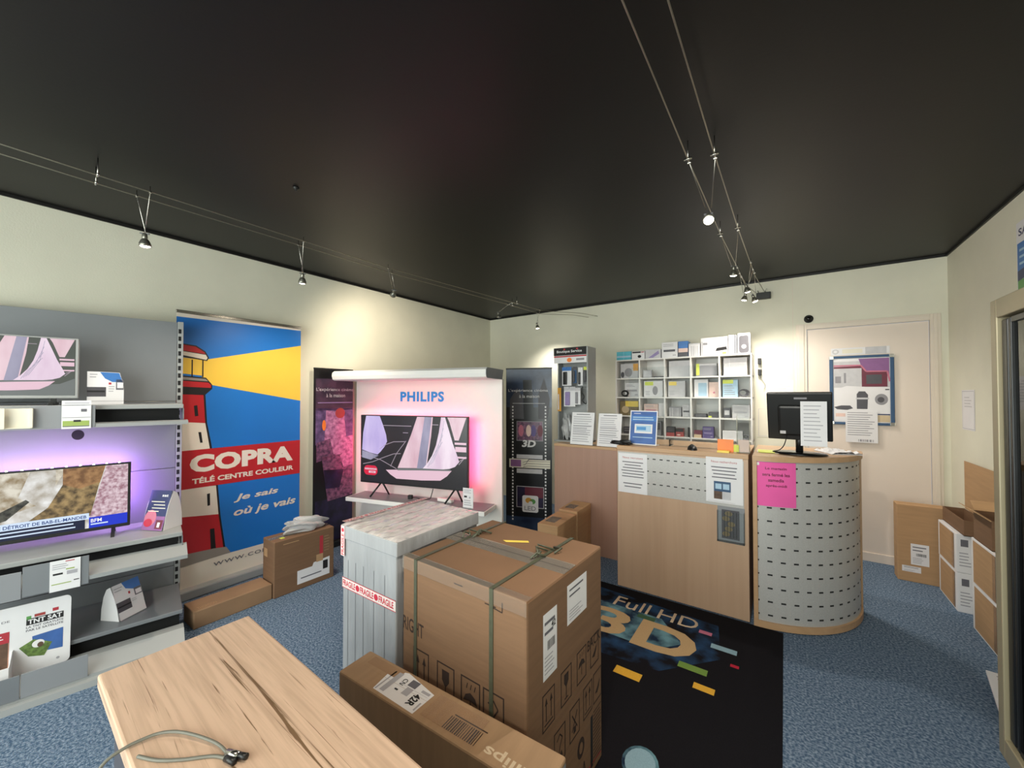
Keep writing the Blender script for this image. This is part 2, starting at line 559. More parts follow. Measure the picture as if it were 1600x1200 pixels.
# ================================================================== FLOOR MAT
t = thing('floor_mat', 'black advertising floor mat with coloured dashes lying before the counter', 'mat', (-1.22, 0.90, 0.0))
mb = MB().box(0, 1.20, 0, 1.985, 0.0005, 0.006, 'mat_black', 0.002)
c = Cv(mb, (-(-1.22), -0.90, 0.006), (1, 0, 0), (0, 1, 0), 0.0002)   # drawn in room coordinates
c.poly([(-1.2, 2.8), (-0.35, 2.74), (-0.3, 2.4), (-0.55, 2.12), (-1.2, 2.05)], 'mat_blue', 1)
c.poly([(-1.1, 2.62), (-0.66, 2.62), (-0.5, 2.42), (-0.62, 2.28), (-1.1, 2.28)], 'mat_mist', 2)
c.text('Full', -0.985, 2.615, -0.752, 2.745, 'mat_tan_light', 4)
c.text('HD', -0.692, 2.615, -0.455, 2.735, 'mat_tan_light', 4)
c.text('3', -1.06, 2.27, -0.81, 2.56, 'mat_tan', 4, bold=0.02)
c.text('D', -0.755, 2.265, -0.42, 2.555, 'mat_tan', 4, bold=0.035)
for x0, y0, x1, y1, m in ((-0.44, 2.60, -0.37, 2.635, 'mat_pink'), (-0.36, 2.485, -0.23, 2.53, 'mat_lightblue'), (-0.25, 2.37, -0.21, 2.395, 'mat_red'),
                          (-0.48, 2.215, -0.34, 2.265, 'mat_green'), (-0.80, 2.555, -0.69, 2.60, 'mat_darkgreen'), (-0.745, 1.98, -0.61, 2.04, 'mat_yellow'), (-0.385, 2.095, -0.29, 2.14, 'mat_yellow')):
    c.rect(x0, y0, x1, y1, m, 5)
c.ell(-0.475, 1.55, 0.068, 0.082, 'mat_mist', 2)
c.ell(-0.475, 1.55, 0.056, 0.070, 'mat_lightblue', 3)
mb.build('mat_body', t)

# ================================================================== CABLE LIGHTING
def cable_run(label, pts_a, pts_b, clamps):
    t = thing('ceiling_cable_pair', label, 'cable', pts_a[0])
    o = Vector(pts_a[0])
    for pts in (pts_a, pts_b):
        MB().tube([Vector(p) - o for p in pts], 0.0028, 'cable_metal', 6).build('steel_cable', t)
    for p in clamps:
        q = Vector(p) - o
        mb = MB().tube([q + Vector((-0.016, 0, 0)), q + Vector((0.016, 0, 0))], 0.0055, 'chrome', 8)
        mb.tube([q + Vector((0, 0, -0.008)), q + Vector((0, 0, HC - p[2]))], 0.0025, 'chrome', 6)
        mb.build('ceiling_standoff', t)
    return t
ZC = 2.50
la = [(-2.70, -1.45, ZC), (-2.70, 0.38, ZC), (-2.69, 2.04, ZC), (-2.52, 3.7, ZC), (-2.45, 4.15, 2.49), (-1.99, 4.30, 2.43), (-1.90, 4.578, 2.43)]
lb = [(-2.81, -1.45, ZC), (-2.81, 0.39, ZC), (-2.78, 2.15, ZC), (-2.62, 3.75, ZC), (-2.54, 4.25, 2.48), (-2.12, 4.33, 2.43), (-2.02, 4.578, 2.43)]
cable_run('pair of thin steel cables strung under the ceiling along the left wall', la, lb, [(-2.70, 0.38, ZC), (-2.81, 0.39, ZC), (-2.52, 3.7, ZC), (-2.62, 3.75, ZC)])
ra = [(-0.352, -1.45, ZC), (-0.345, 1.87, ZC), (-0.335, 2.86, ZC), (-0.31, 3.7, ZC), (-0.29, 4.2, 2.47), (-0.22, 4.50, 2.45)]
rb = [(-0.258, -1.45, ZC), (-0.242, 1.90, ZC), (-0.232, 2.82, ZC), (-0.215, 3.55, ZC), (-0.20, 4.0, 2.485), (-0.15, 4.50, 2.45)]
cable_run('pair of thin steel cables crossing the ceiling above the counter', ra, rb, [(-0.345, 1.87, ZC), (-0.242, 1.90, ZC), (-0.335, 2.86, ZC), (-0.232, 2.82, ZC)])

def cable_spot(pa, pb, head, aim, label, on=True, power=14, col=(1.0, 0.86, 0.66), mat='bulb', group=None):
    """a small reflector lamp hanging on two wires from the cable pair"""
    t = thing('cable_spotlight', label, 'spotlight', head, 0, group)
    h = Vector(head)
    for p, s in ((pa, -1), (pb, 1)):
        q = Vector(p) - h
        mb = MB().tube([q + Vector((0, 0, 0.03)), q, Vector((s * 0.012, 0, 0.045))], 0.0018, 'chrome', 5)
        mb.box(q.x - 0.008, q.x + 0.008, q.y - 0.005, q.y + 0.005, q.z - 0.006, q.z + 0.006, 'chrome', 0.002)
        mb.build('hanging_wire', t)
    d = (Vector(aim) - h).normalized()
    rot = d.to_track_quat('-Z', 'Y').to_euler()
    mb = MB().lathe([(0.007, 0.045), (0.011, 0.04), (0.012, 0.02), (0.009, 0.012)], 'lamp_cup', 12)
    mb.box(-0.02, 0.02, -0.004, 0.004, 0.040, 0.046, 'grey_plastic', 0.001)
    mb.build('socket', t, (0, 0, 0), rot)
    MB().lathe([(0.010, 0.018), (0.018, 0.008), (0.025, -0.010), (0.0265, -0.022), (0.024, -0.022)], 'lamp_cup', 20).build('reflector', t, (0, 0, 0), rot)
    MB().lathe([(0.001, -0.030), (0.014, -0.027), (0.0225, -0.021), (0.0225, -0.018)], mat, 18).build('bulb', t, (0, 0, 0), rot)
    if on:
        lamp('SPOT', 'bulb_light', tuple(d * 0.04), power, col, rot, t, spot_size=R(125), spot_blend=0.9, shadow_soft_size=0.03)
    return t
WARM = (1.0, 0.87, 0.69)
G1 = 'small spotlights on the left cable pair'
cable_spot((-2.70, 0.57, ZC), (-2.81, 0.54, ZC), (-2.76, 0.565, 2.25), (-3.0, 0.7, 0.0), 'lit spotlight above the grey shelving, nearest the camera on the left cables', power=22, col=(1, .93, .82))
cable_spot((-2.70, 1.36, ZC), (-2.79, 1.37, ZC), (-2.76, 1.385, 2.25), (-3.4, 1.65, 0.5), 'lit spotlight hanging above the lighthouse banner', power=48, col=WARM)
cable_spot((-2.69, 2.05, ZC), (-2.77, 2.15, ZC), (-2.76, 2.16, 2.32), (-3.4, 2.5, 1.9), 'white spotlight turned sideways above the dark banner at left', on=True, power=34, mat='bulb_dim', col=WARM)
cable_spot((-2.53, 3.62, ZC), (-2.63, 3.68, ZC), (-2.72, 3.62, 2.37), (-2.7, 3.9, 1.0), 'unlit dark spotlight near the far left ceiling corner', on=False, mat='grey_plastic')
cable_spot((-2.46, 4.12, 2.495), (-2.55, 4.20, 2.485), (-2.54, 4.19, 2.31), (-2.4, 4.5, 0.6), 'small lit spotlight in front of the back wall, left of the accessory rack', power=36, col=(1, .95, .86))
cable_spot((-0.345, 1.90, ZC), (-0.243, 1.93, ZC), (-0.29, 2.06, 2.29), (-0.15, 1.2, 1.3), 'brightest spotlight on the cables over the counter, nearest the camera', power=42, col=(1, .93, .82))
cable_spot((-0.335, 2.90, ZC), (-0.232, 2.86, ZC), (-0.29, 3.18, 2.32), (-0.40, 3.65, 0.6), 'second lit spotlight along the cables over the counter', power=36, col=(1, .93, .82))
G2 = 'cluster of small spotlights at the back wall end of the counter cables'
cable_spot((-0.31, 3.70, ZC), (-0.21, 3.62, ZC), (-0.255, 3.88, 2.35), (0.1, 4.4, 0.4), 'upper lamp in the cluster of spotlights by the black transformer', power=27, col=(1, .93, .82), group=G2)
cable_spot((-0.305, 3.85, 2.49), (-0.205, 3.80, 2.49), (-0.285, 4.06, 2.32), (-0.7, 4.3, 0.6), 'lower left lamp in the cluster of spotlights by the black transformer', power=27, col=(1, .93, .82), group=G2)
cable_spot((-0.30, 3.95, 2.485), (-0.20, 3.90, 2.488), (-0.215, 4.12, 2.31), (0.4, 4.3, 0.4), 'lower right lamp in the cluster of spotlights by the black transformer', power=27, col=(1, .93, .82), group=G2)
# the same cables carry on overhead, out of the picture
cable_spot((-0.35, 0.30, ZC), (-0.25, 0.30, ZC), (-0.30, 0.30, 2.28), (-0.9, 0.35, 0.0), 'spotlight on the counter cables above the oak display table', power=46, col=WARM)
cable_spot((-0.35, 0.64, ZC), (-0.25, 0.66, ZC), (-0.30, 0.66, 2.30), (0.0, 2.9, 0.6), 'unseen spotlight added on the counter cables to brighten the counter front', power=60, col=(1, .93, .82))  # added lamp out of view, extra fill on the counter front
cable_spot((-2.70, -0.4, ZC), (-2.81, -0.4, ZC), (-2.76, -0.4, 2.25), (-2.9, -0.2, 0.0), 'spotlight on the left cables beside the shop front', power=22, col=WARM)
t = thing('transformer', 'small black box on the back wall where the counter cables end', 'transformer', (-0.16, 4.578, 2.422))
MB().box(-0.06, 0.06, -0.05, 0, -0.032, 0.032, 'black_plastic', 0.004).build('housing', t)
MB().tube([(-0.04, -0.025, 0.03), (-0.045, -0.03, 0.055), (-0.05, -0.05, 0.05)], 0.003, 'chrome').build('terminal', t)
MB().tube([(0.01, -0.025, 0.03), (0.02, -0.03, 0.06), (0.03, -0.03, 0.065)], 0.003, 'chrome').build('terminal', t)
t = thing('dome_camera', 'round black dome camera on the wall above the door', 'camera', (0.192, 4.579, 2.157))
MB().lathe([(0.036, 0), (0.036, 0.012), (0.030, 0.018)], 'black_plastic', 24, Matrix.Rotation(R(90), 4, 'X')).build('mount_ring', t)
MB().lathe([(0.026, 0.017), (0.022, 0.030), (0.012, 0.038), (0.001, 0.040)], 'black_gloss', 20, Matrix.Rotation(R(90), 4, 'X')).build('lens_dome', t)
mb = MB().lathe([(0.016, 0), (0.016, -0.006), (0.005, -0.010), (0.004, -0.02)], 'black_plastic', 14)
tag(mb.build('ceiling_hook', None, (-2.19, 1.06, HC)), 'tiny dark hook fixed in the ceiling above the left side', 'hook')

# ================================================================== SHARED PICTURES
def sails(c, x0, z0, w, h, bright=True):
    """two classic sailing yachts under sail; coordinates as fractions of the picture"""
    def q(pts): return [(x0 + a * w, z0 + b * h) for a, b in pts]
    dark = 'scr_dark' if bright else 'scr_olive'
    c.rect(x0, z0, x0 + w, z0 + h, dark, 1)
    if not bright:
        c.poly(q([(0.2, 0), (1, 0), (1, 0.3), (0.9, 0.2), (0.2, 0.1)]), 'scr_grey', 2)
    c.poly(q([(0.05, 1), (0.19, 1), (0.225, 0.86), (0.255, 0.72), (0.265, 0.62), (0.24, 0.54), (0.20, 0.46), (0.17, 0.415), (0.09, 0.44), (0.01, 0.48), (0.02, 0.74)]), 'scr_sail_blue', 3)
    c.poly(q([(0.01, 0.47), (0.18, 0.40), (0.10, 0.33), (0.01, 0.36)]), 'scr_shade', 4)
    for a in (((0.02, 0.26), (0.12, 0.30), (0.22, 0.37), (0.33, 0.44), (0.40, 0.45)), ((0.19, 0.50), (0.25, 0.57), (0.33, 0.62), (0.44, 0.63)), ((0.0, 0.38), (0.10, 0.375), (0.2, 0.34), (0.28, 0.28), (0.36, 0.22)),
              ((0.30, 0.25), (0.36, 0.45), (0.45, 0.64)), ((0.22, 0.86), (0.50, 0.86)), ((0.42, 0.76), (0.47, 0.76)), ((0.69, 0.89), (0.75, 0.89)), ((0.90, 0.36), (1.0, 0.45)), ((0.93, 0.34), (0.99, 0.46))):
        c.line(q(a), 0.006 * h / 0.6, 'scr_line', 3)
    c.poly(q([(0.555, 1), (0.70, 1), (0.685, 0.72), (0.66, 0.45), (0.645, 0.29), (0.58, 0.255), (0.37, 0.235), (0.43, 0.46), (0.50, 0.74)]), 'scr_sail_pink', 4)
    c.poly(q([(0.625, 1), (0.69, 1), (0.635, 0.25), (0.555, 0.25)]), 'scr_shade', 5)
    c.poly(q([(0.775, 1), (0.81, 1), (0.845, 0.82), (0.88, 0.63), (0.915, 0.48), (0.935, 0.38), (0.90, 0.31), (0.85, 0.275), (0.74, 0.25), (0.605, 0.245), (0.65, 0.33), (0.695, 0.45), (0.73, 0.60), (0.755, 0.78)]), 'scr_sail', 6)
    c.poly(q([(0.83, 1), (0.995, 1), (0.93, 0.68), (0.895, 0.68), (0.85, 0.93)]), 'scr_sail_pink', 5)
    for a, b, e in ((0.895, 0.62, 0.03), (0.90, 0.52, 0.07), (0.92, 0.43, 0.025)):
        c.rect(x0 + a * w, z0 + b * h, x0 + 0.995 * w, z0 + (b + e) * h, 'scr_hull', 4)
    for k in range(4):
        c.line(q([(0.80 - 0.004 * k, 0.95 - 0.1 * k), (0.77 - 0.025 * k, 0.6 - 0.06 * k), (0.70 - 0.015 * k, 0.34 - 0.02 * k)]), 0.003 * h / 0.6, 'scr_shade', 7)
    c.poly(q([(0.255, 0.195), (0.42, 0.215), (0.6, 0.225), (0.87, 0.25), (0.83, 0.17), (0.77, 0.10), (0.60, 0.08), (0.36, 0.075), (0.30, 0.13)]), 'scr_hull', 5)
    c.poly(q([(0.37, 0.23), (0.62, 0.255), (0.86, 0.265), (0.86, 0.245), (0.6, 0.225), (0.37, 0.20)]), 'scr_grey', 7)

def bag(name, seed, sx, sy, sz, mat):
    rnd = random.Random(seed)
    bm = bmesh.new()
    bmesh.ops.create_icosphere(bm, subdivisions=4, radius=1.0)
    ph = [(rnd.uniform(3, 9), rnd.uniform(3, 9), rnd.uniform(3, 9), rnd.uniform(0, 6)) for _ in range(7)]
    for v in bm.verts:
        p = v.co
        k = 1 + sum(0.085 * math.sin(a * p.x + b * p.y + e * p.z + f) for a, b, e, f in ph)
        v.co = Vector((p.x * k * sx, p.y * k * sy, max(0.0, (p.z * k + 0.75) * sz)))
    bm.verts.index_update()
    mb = MB().add([v.co[:] for v in bm.verts], [[v.index for v in f.verts] for f in bm.faces], mat, False)
    bm.free()
    return mb

# ================================================================== GREY SHELVING ON THE LEFT
GP, GA = (-3.36, 0.89, 0.0), 78.0
g = thing('shelving_unit', 'grey metal shop shelving unit against the left wall holding two televisions', 'shelving', GP, GA)
# local: x along the shelf (0 = right end, negative to the left), -y out into the room
GL = -1.0
mb = MB()
for z0, z1 in ((0.05, 0.30), (0.303, 0.62), (0.623, 0.955), (0.958, 1.40), (1.403, 1.935)):
    mb.box(GL, -0.032, 0.0, 0.02, z0, z1, 'steel_grey', 0.001)
c = Cv(mb, (0, 0, 0))
c.ell(-0.475, 1.205, 0.026, 0.03, 'black_void', 1)
mb.build('back_panel', g)
for x in (0.0, GL):
    mb = MB().box(x - 0.030, x, -0.006, 0.04, 0.0, 1.94, 'steel_light', 0.002)
    c = Cv(mb, (x - 0.030, -0.006, 0))
    for k in range(37):
        c.rect(0.004, 0.06 + k * 0.05, 0.019, 0.09 + k * 0.05, 'black_void', 1)
    mb.build('slotted_upright', g)
def shelf(z, d, zl, dl, zi, name='shelf'):
    """deck at height z and depth d; a gap whose shade is painted by black sheets; a tilted ticket rail whose lip is at height zl, depth dl"""
    mb = MB()
    mb.box(GL, -0.012, -d, -0.008, z - 0.025, z, 'steel_light', 0.003)
    mb.box(GL, -0.030, -d + 0.06, -d + 0.07, zl, z - 0.026, 'black_void')  # black sheets paint the shade inside the gap below the deck
    mb.box(GL, -0.030, -d + 0.02, -d + 0.06, z - 0.03, z - 0.026, 'black_void')
    for x in (GL, -0.014):
        mb.prism([(-0.012, z - 0.10), (-d, zl - 0.01), (-d, z - 0.026), (-0.012, z - 0.026)], x, x + 0.004, 'steel_grey', 'x')
    o = mb.build(name, g)
    mb = MB()
    mb.prism([(-d + 0.02, zi), (-dl, zl), (-dl - 0.006, zl), (-dl - 0.006, zl - 0.02), (-dl + 0.002, zl - 0.02), (-d + 0.02, zi - 0.02)], GL, 0.008, 'steel_light', 'x')
    mb.build('ticket_rail', o)
    return o
s1 = shelf(1.388, 0.36, 1.288, 0.40, 1.292)
s2 = shelf(0.628, 0.42, 0.512, 0.50, 0.556)
mb = MB()
mb.box(GL, -0.008, -0.45, -0.008, 0.158, 0.18, 'steel_grey', 0.003)
mb.box(GL, -0.02, -0.40, -0.39, 0.02, 0.157, 'black_void')  # black sheets again paint the shade under the base deck
mb.box(GL, -0.02, -0.43, -0.40, 0.153, 0.157, 'black_void')
o = mb.build('base_shelf', g)
MB().prism([(-0.44, 0.095), (-0.50, 0.095), (-0.595, 0.048), (-0.597, 0.032), (-0.625, 0.028), (-0.63, 0.0), (-0.44, 0.0)], GL, -0.004, 'steel_light', 'x').build('kick_plate', o)
def clip_panel(x0, x1, z0, z1, y, parent, m='card_grey'):
    MB().box(x0, x1, y - 0.004, y, z0, z1, m, 0.001).build('ticket_panel', parent)
clip_panel(-0.60, -0.378, 1.272, 1.388, -0.405, s1, 'card_grey')
clip_panel(-0.60, -0.384, 0.475, 0.618, -0.505, s2, 'steel_grey')
clip_panel(GL, -0.603, 0.47, 0.600, -0.507, s2, 'card_grey')
clip_panel(-0.585, -0.375, 0.045, 0.155, -0.599, o, 'card_grey')
clip_panel(GL, -0.588, 0.045, 0.155, -0.601, o, 'steel_grey')

def gthing(name, label, cat, x, y, z, rz=0.0, group=None):
    v = Matrix.Rotation(R(GA), 3, 'Z') @ Vector((x, y, 0)) + Vector(GP)
    return thing(name, label, cat, (v.x, v.y, z), GA + rz, group)

# upper television (its left half runs out of the picture)
t = gthing('television', 'silver framed television showing pink sails on the upper grey shelf', 'television', -0.455, -0.25, 1.3885)
w, h = 0.56, 0.33
mb = MB().box(-w, 0.0, -0.005, 0.035, 0.035, 0.035 + h, 'steel_light', 0.004)
mb.build('casing', t)
mb = MB()
c = Cv(mb, (-w, -0.0056, 0.0))
c.rect(0.003, 0.052, w - 0.012, 0.034 + h - 0.006, 'scr_olive', 0)
c2 = Cv(mb, (-w, -0.0058, 0.0))
sails(c2, 0.003, 0.053, w - 0.016, h - 0.026, False)
mb.build('screen', t)
for x in (-0.40, -0.09):
    MB().box(x - 0.012, x + 0.012, -0.07, 0.08, 0.0, 0.012, 'black_plastic', 0.003).box(x - 0.01, x + 0.01, 0.0, 0.02, 0.012, 0.036, 'black_plastic').build('foot', t)

# lower television with news picture and violet glow behind
t = gthing('television', 'black television showing desert news pictures with violet glow on the middle shelf', 'television', -0.242, -0.20, 0.6285)
w, h, zb = 0.66, 0.375, 0.038
MB().box(-w, 0.0, -0.004, 0.028, zb, zb + h, 'black_plastic', 0.003).build('casing', t)
mb = MB()
c = Cv(mb, (-w, -0.0046, zb), step=0.0003)
x0, x1, y0, y1 = 0.008, w - 0.012, 0.020, h - 0.008
c.rect(x0, y0, x1, y1, 'scr_pale', 0)
ps = lambda *p: [(x0 + a * (x1 - x0), y0 + b * (y1 - y0)) for a, b in p]
c.poly(ps((0.20, 0.30), (0.5, 0.5), (0.62, 1), (0.2, 1)), 'scr_sand', 1)
c.poly(ps((0.42, 1), (0.56, 1), (0.56, 0.55), (0.50, 0.40), (0.36, 0.62)), 'scr_pale', 2)
c.poly(ps((0.60, 1), (0.855, 1), (0.82, 0.72), (0.68, 0.60), (0.60, 0.74)), 'scr_rust', 2)
c.poly(ps((0.60, 0.75), (0.70, 0.66), (0.82, 0.74), (0.765, 0.20), (0.55, 0.20), (0.40, 0.22), (0.52, 0.42)), 'scr_rock', 3)
c.poly(ps((0.86, 1), (1, 1), (1, 0.14), (0.76, 0.16), (0.80, 0.5)), 'scr_rose', 4)
c.poly(ps((0.20, 0.24), (0.26, 0.42), (0.40, 0.58), (0.42, 0.54), (0.30, 0.30)), 'scr_black', 4)
c.rect(x0, y0, x1 - 0.17, y0 + 0.052, 'scr_navy', 5)
c.lines(x0 + 0.01, y0 + 0.008, x1 - 0.20, y0 + 0.048, 2, 'scr_palebar', 6, 0.35, 0.1)
c.poly([(x0, y0 + 0.052), (x1 - 0.155, y0 + 0.052), (x1 - 0.155, y0 + 0.086), (x0, y0 + 0.086)], 'scr_palebar', 6)
c.text('LE DÉTROIT DE BAB-EL-MANDEB', x0 + 0.155, y0 + 0.058, x1 - 0.165, y0 + 0.080, 'scr_barink', 7, bold=0.02)
c.rect(x1 - 0.155, y0, x1, y0 + 0.06, 'scr_blue', 6)
c.text('BFM', x1 - 0.148, y0 + 0.030, x1 - 0.105, y0 + 0.050, 'scr_white', 7, bold=0.02)
c.lines(x1 - 0.148, y0 + 0.014, x1 - 0.08, y0 + 0.026, 1, 'scr_palebar', 7, 0.6, 0)
c.text('NEWS', x1 - 0.040, y1 - 0.020, x1 - 0.015, y1 - 0.011, 'ink_soft', 7)
mb.build('screen', t)
mb = MB()
mb.box(-w + 0.03, -0.03, 0.0285, 0.034, zb + h - 0.03, zb + h - 0.015, 'glow_lilac')
mb.box(-0.03, -0.015, 0.0285, 0.034, zb + 0.05, zb + h - 0.04, 'glow_violet')
mb.build('led_strip', t)
mb = MB()
for k in range(11):
    mb.lathe([(0.001, 0.006), (0.004, 0.004), (0.005, 0)], 'glow_dot', 8, Matrix.Translation((-0.05 - k * 0.052, 0.018, zb + h)))
mb.build('led_dots', t)
for x in (-0.56, -0.07):
    MB().prism([(-0.07, 0.0), (-0.06, 0.0), (0.01, 0.03), (0.07, 0.0), (0.08, 0.0), (0.02, 0.042), (-0.005, 0.042)], x - 0.008, x + 0.008, 'black_plastic', 'x').build('foot', t)

# price cards and leaflets on the shelf edges
def price_card(label, x, y, z, w, h, n=3, rz=0, tilt=0, style=0, group=None):
    t = gthing('price_card', label, 'price card', x, y, z, rz, group)
    t.rotation_euler[0] = R(tilt)
    mb = MB().box(0, w, -0.0015, 0, 0, h, 'paper')
    c = Cv(mb, (0, -0.0016, 0))
    if style == 0:
        for k in range(1, 3):
            c.rect(0.002, h * (0.44 * k - 0.05), w - 0.002, h * (0.44 * k - 0.05) + 0.002, 'ink', 1)
        c.lines(w * .1, h * .80, w * .95, h * .95, 2)
        c.rect(w * .65, h * .60, w * .85, h * .70, 'ink', 1)
        c.rect(w * .4, h * .26, w * .65, h * .31, 'ink_black', 1)
        c.rect(w * .04, h * .10, w * .94, h * .28, 'ink_green', 1)
        c.rect(w * .4, h * .24, w * .65, h * .29, 'ink_black', 2)
        c.rect(w * .04, h * .07, w * .94, h * .10, 'ink', 1)
    else:
        c.rect(w * .5, h * .93, w * .8, h * .96, 'ink_red', 1)
        c.lines(w * .08, h * .70, w * .6, h * .90, 3)
        c.rect(w * .1, h * .53, w * .42, h * .59, 'ink_black', 1)
        c.rect(w * .52, h * .66, w * .8, h * .70, 'ink_green', 1)
        c.rect(w * .55, h * .50, w * .9, h * .62, 'ink_soft', 1)
        c.rect(w * .06, h * .22, w * .7, h * .25, 'ink_green', 1)
        c.rect(w * .78, h * .26, w * .96, h * .29, 'ink_black', 1)
    mb.build('card', t)
    return t
price_card('white three-part price card clipped below the sailing television', -0.497, -0.413, 1.266, 0.104, 0.147)
price_card('white price card clipped below the news television', -0.515, -0.512, 0.47, 0.102, 0.150, style=1)
t = gthing('card_tray', 'ivory card tray on the upper shelf edge below the sailing television', 'tray', -0.59, -0.41, 1.277)
MB().box(-0.10, 0, -0.003, 0, 0, 0.098, 'paper_ivory', 0.001).box(-0.10, 0, -0.02, -0.003, 0, 0.004, 'paper_ivory').box(-0.008, 0, -0.02, -0.003, 0, 0.098, 'paper_ivory').build('tray_back', t)
t = gthing('folded_leaflet', 'ivory folded leaflet at the left end of the upper shelf edge', 'leaflet', -0.675, -0.412, 1.277)
MB().box(-0.09, 0, -0.025, -0.021, 0, 0.10, 'paper_ivory', 0.001).build('leaflet', t)

def arch_display(label, x, y, z, rz, front, w, h, group=None, wmat='paper'):
    """free-standing folded card display: printed front leaning back between two curved side cheeks"""
    t = gthing('card_display', label, 'card display', x, y, z, rz, group)
    prof = [(0.0, 0.0), (0.012, h * .33), (0.03, h * .65), (0.06, h), (0.082, h * 0.93), (0.10, h * .7), (0.112, h * .35), (0.115, 0)]
    for xx in (0, w - 0.002):
        MB().prism(prof, xx, xx + 0.002, wmat, 'x').build('side_cheek', t)
    mb = MB().prism([(0.004, 0.0), (0.062, h - 0.004), (0.065, h - 0.004), (0.008, 0)], 0.002, w - 0.002, wmat, 'x')
    ang = math.atan2(h, 0.062)
    c = Cv(mb, (0.002, -0.002, 0.0), (1, 0, 0), (0, math.cos(ang), math.sin(ang)))
    c.O = Vector((0.002, 0.0, 0.0)) + c.N * 0.0085
    front(c, w - 0.004, math.hypot(h, 0.062))
    mb.build('front_panel', t)
    return t
def front_violet(c, w, h):
    c.rect(0, 0, w, h, 'c_navy', 1)
    c.rect(0, 0.0, w, h * .35, 'c_plum', 2)
    c.ell(w * .3, h * .3, w * .28, h * .2, 'c_rosy', 3)
    c.ell(w * .25, h * .18, w * .2, h * .1, 'scr_red', 4)
    c.rect(w * .62, h * .04, w * .95, h * .26, 'c_maroon', 4); c.rect(w * .72, h * .08, w * .84, h * .2, 'paper', 5)
    for k, (a, b) in enumerate(((.1, .62), (.25, .9), (.3, .85), (.15, .8))):
        c.rect(w * a, h * (.46 + .08 * k), w * b, h * (.48 + .08 * k), 'paper_ivory', 4)
    c.text('sat', w * .6, h * .84, w * .9, h * .9, 'paper', 5, bold=.02)
def front_photo(c, w, h):
    c.rect(0, 0, w, h, 'paper', 1)
    c.poly([(w * .35, h), (w * 1, h), (w, h * .72), (w * .72, h * .70), (w * .45, h * .8)], 'c_blue', 2)
    c.rect(0, h * .22, w * .52, h * .5, 'c_greydk', 2); c.rect(0, h * .34, w * .52, h * .38, 'ink_black', 3)
    c.rect(w * .72, h * .5, w * 1, h * .72, 'ink', 3); c.rect(w * .76, h * .53, w * .98, h * .66, 'paper', 4)
    c.rect(w * .5, h * .62, w * .57, h * .69, 'ink_red', 3)
    c.lines(w * .05, h * .78, w * .35, h * .93, 2); c.lines(w * .56, h * .36, w * .75, h * .46, 2)
arch_display('arched card display with violet and pink print beside the news television', -0.189, -0.214, 0.6285, -51, front_violet, 0.148, 0.225)
arch_display('arched white card display with blue corner on the lowest shelf', -0.276, -0.379, 0.1805, 41, front_photo, 0.143, 0.185)
t = gthing('card_display', 'boxy white and blue card display on the upper shelf right of the sailing television', 'card display', -0.425, -0.22, 1.3885, 4)
mb = MB().prism([(0, 0), (0.148, 0), (0.148, 0.105), (0.13, 0.185), (0.055, 0.188), (0.0, 0.188)], 0.0, 0.07, 'paper')
c = Cv(mb, (0, 0, 0))
c.poly([(0.05, .186), (0.128, .183), (0.142, .13), (0.10, .13), (0.07, .15)], 'c_blue', 1)
c.rect(0.0, 0.045, 0.075, 0.10, 'c_greydk', 1); c.rect(0, .07, .07, .08, 'ink_black', 2)
c.rect(.115, .085, .147, .145, 'ink', 1); c.rect(.12, .095, .145, .128, 'paper', 2)
c.rect(.085, .115, .096, .127, 'ink_red', 2); c.lines(.01, .15, .045, .18, 2); c.lines(.085, .07, .11, .11, 3)
c.rect(0, .018, .148, .02, 'ink_soft', 1)
mb.build('folded_card', t)

# large satellite offer display standing on the base shelf
t = gthing('cardboard_display', 'large white cardboard offer display with satellite pictures on the bottom shelf', 'display', -0.448, -0.470, 0.0955, 0)
t.rotation_euler = (R(-4), 0, R(GA))
W_, H_ = 0.42, 0.325
def rr(x0, y0, x1, y1, r, n=5):
    pts = []
    for cx, cy, a0 in ((x1 - r, y0 + r, -90), (x1 - r, y1 - r, 0), (x0 + r, y1 - r, 90), (x0 + r, y0 + r, 180)):
        for k in range(n + 1):
            a = R(a0 + 90 * k / n)
            pts.append((cx + r * math.cos(a), cy + r * math.sin(a)))
    return pts
mb = MB().prism(rr(-W_, 0, 0, H_, 0.02), 0, 0.004, 'paper')
c = Cv(mb, (-W_, -0.0002, 0), step=0.0004)
c.rect(.275, .222, .395, .252, 'ink_black', 1)
c.text('TNT SAT', .280, .226, .390, .248, 'paper', 2, bold=.03)
c.rect(.275, .248, .29, .265, 'c_green', 1); c.rect(.30, .255, .335, .268, 'c_redbox', 1); c.rect(.358, .262, .378, .277, 'ink_red', 1)
c.text('LA TNT GRATUITE', .275, .207, .395, .217, 'ink', 1, bold=.02); c.text('PAR LE SATELLITE', .275, .192, .395, .202, 'ink', 1, bold=.02)
c.poly([(.295, .165), (.395, .172), (.395, .075), (.30, .085)], 'photo_blue', 1)
c.poly([(.255, .125), (.30, .15), (.36, .115), (.335, .06), (.285, .075)], 'photo_grass', 2)
c.ell(.315, .125, .02, .018, 'paper', 3); c.ell(.322, .118, .010, .012, 'photo_brown', 4)
c.text('PROBLÈMES DE', .08, .258, .225, .270, 'ink', 1); c.text('RÉCEPTION ?', .08, .236, .185, .248, 'ink', 1)
c.rect(.04, .19, .135, .212, 'c_greydk', 1); c.rect(.165, .165, .225, .215, 'ink_red', 1); c.lines(.175, .18, .215, .205, 2, 'paper', 2)
c.rect(.03, .04, .225, .165, 'photo_skin', 1); c.rect(.03, .09, .115, .165, 'photo_brown', 2); c.ell(.135, .10, .035, .055, 'photo_red', 3); c.rect(.18, .05, .222, .165, 'photo_brown', 2)
c.rect(.12, .045, .165, .065, 'photo_teal', 4)
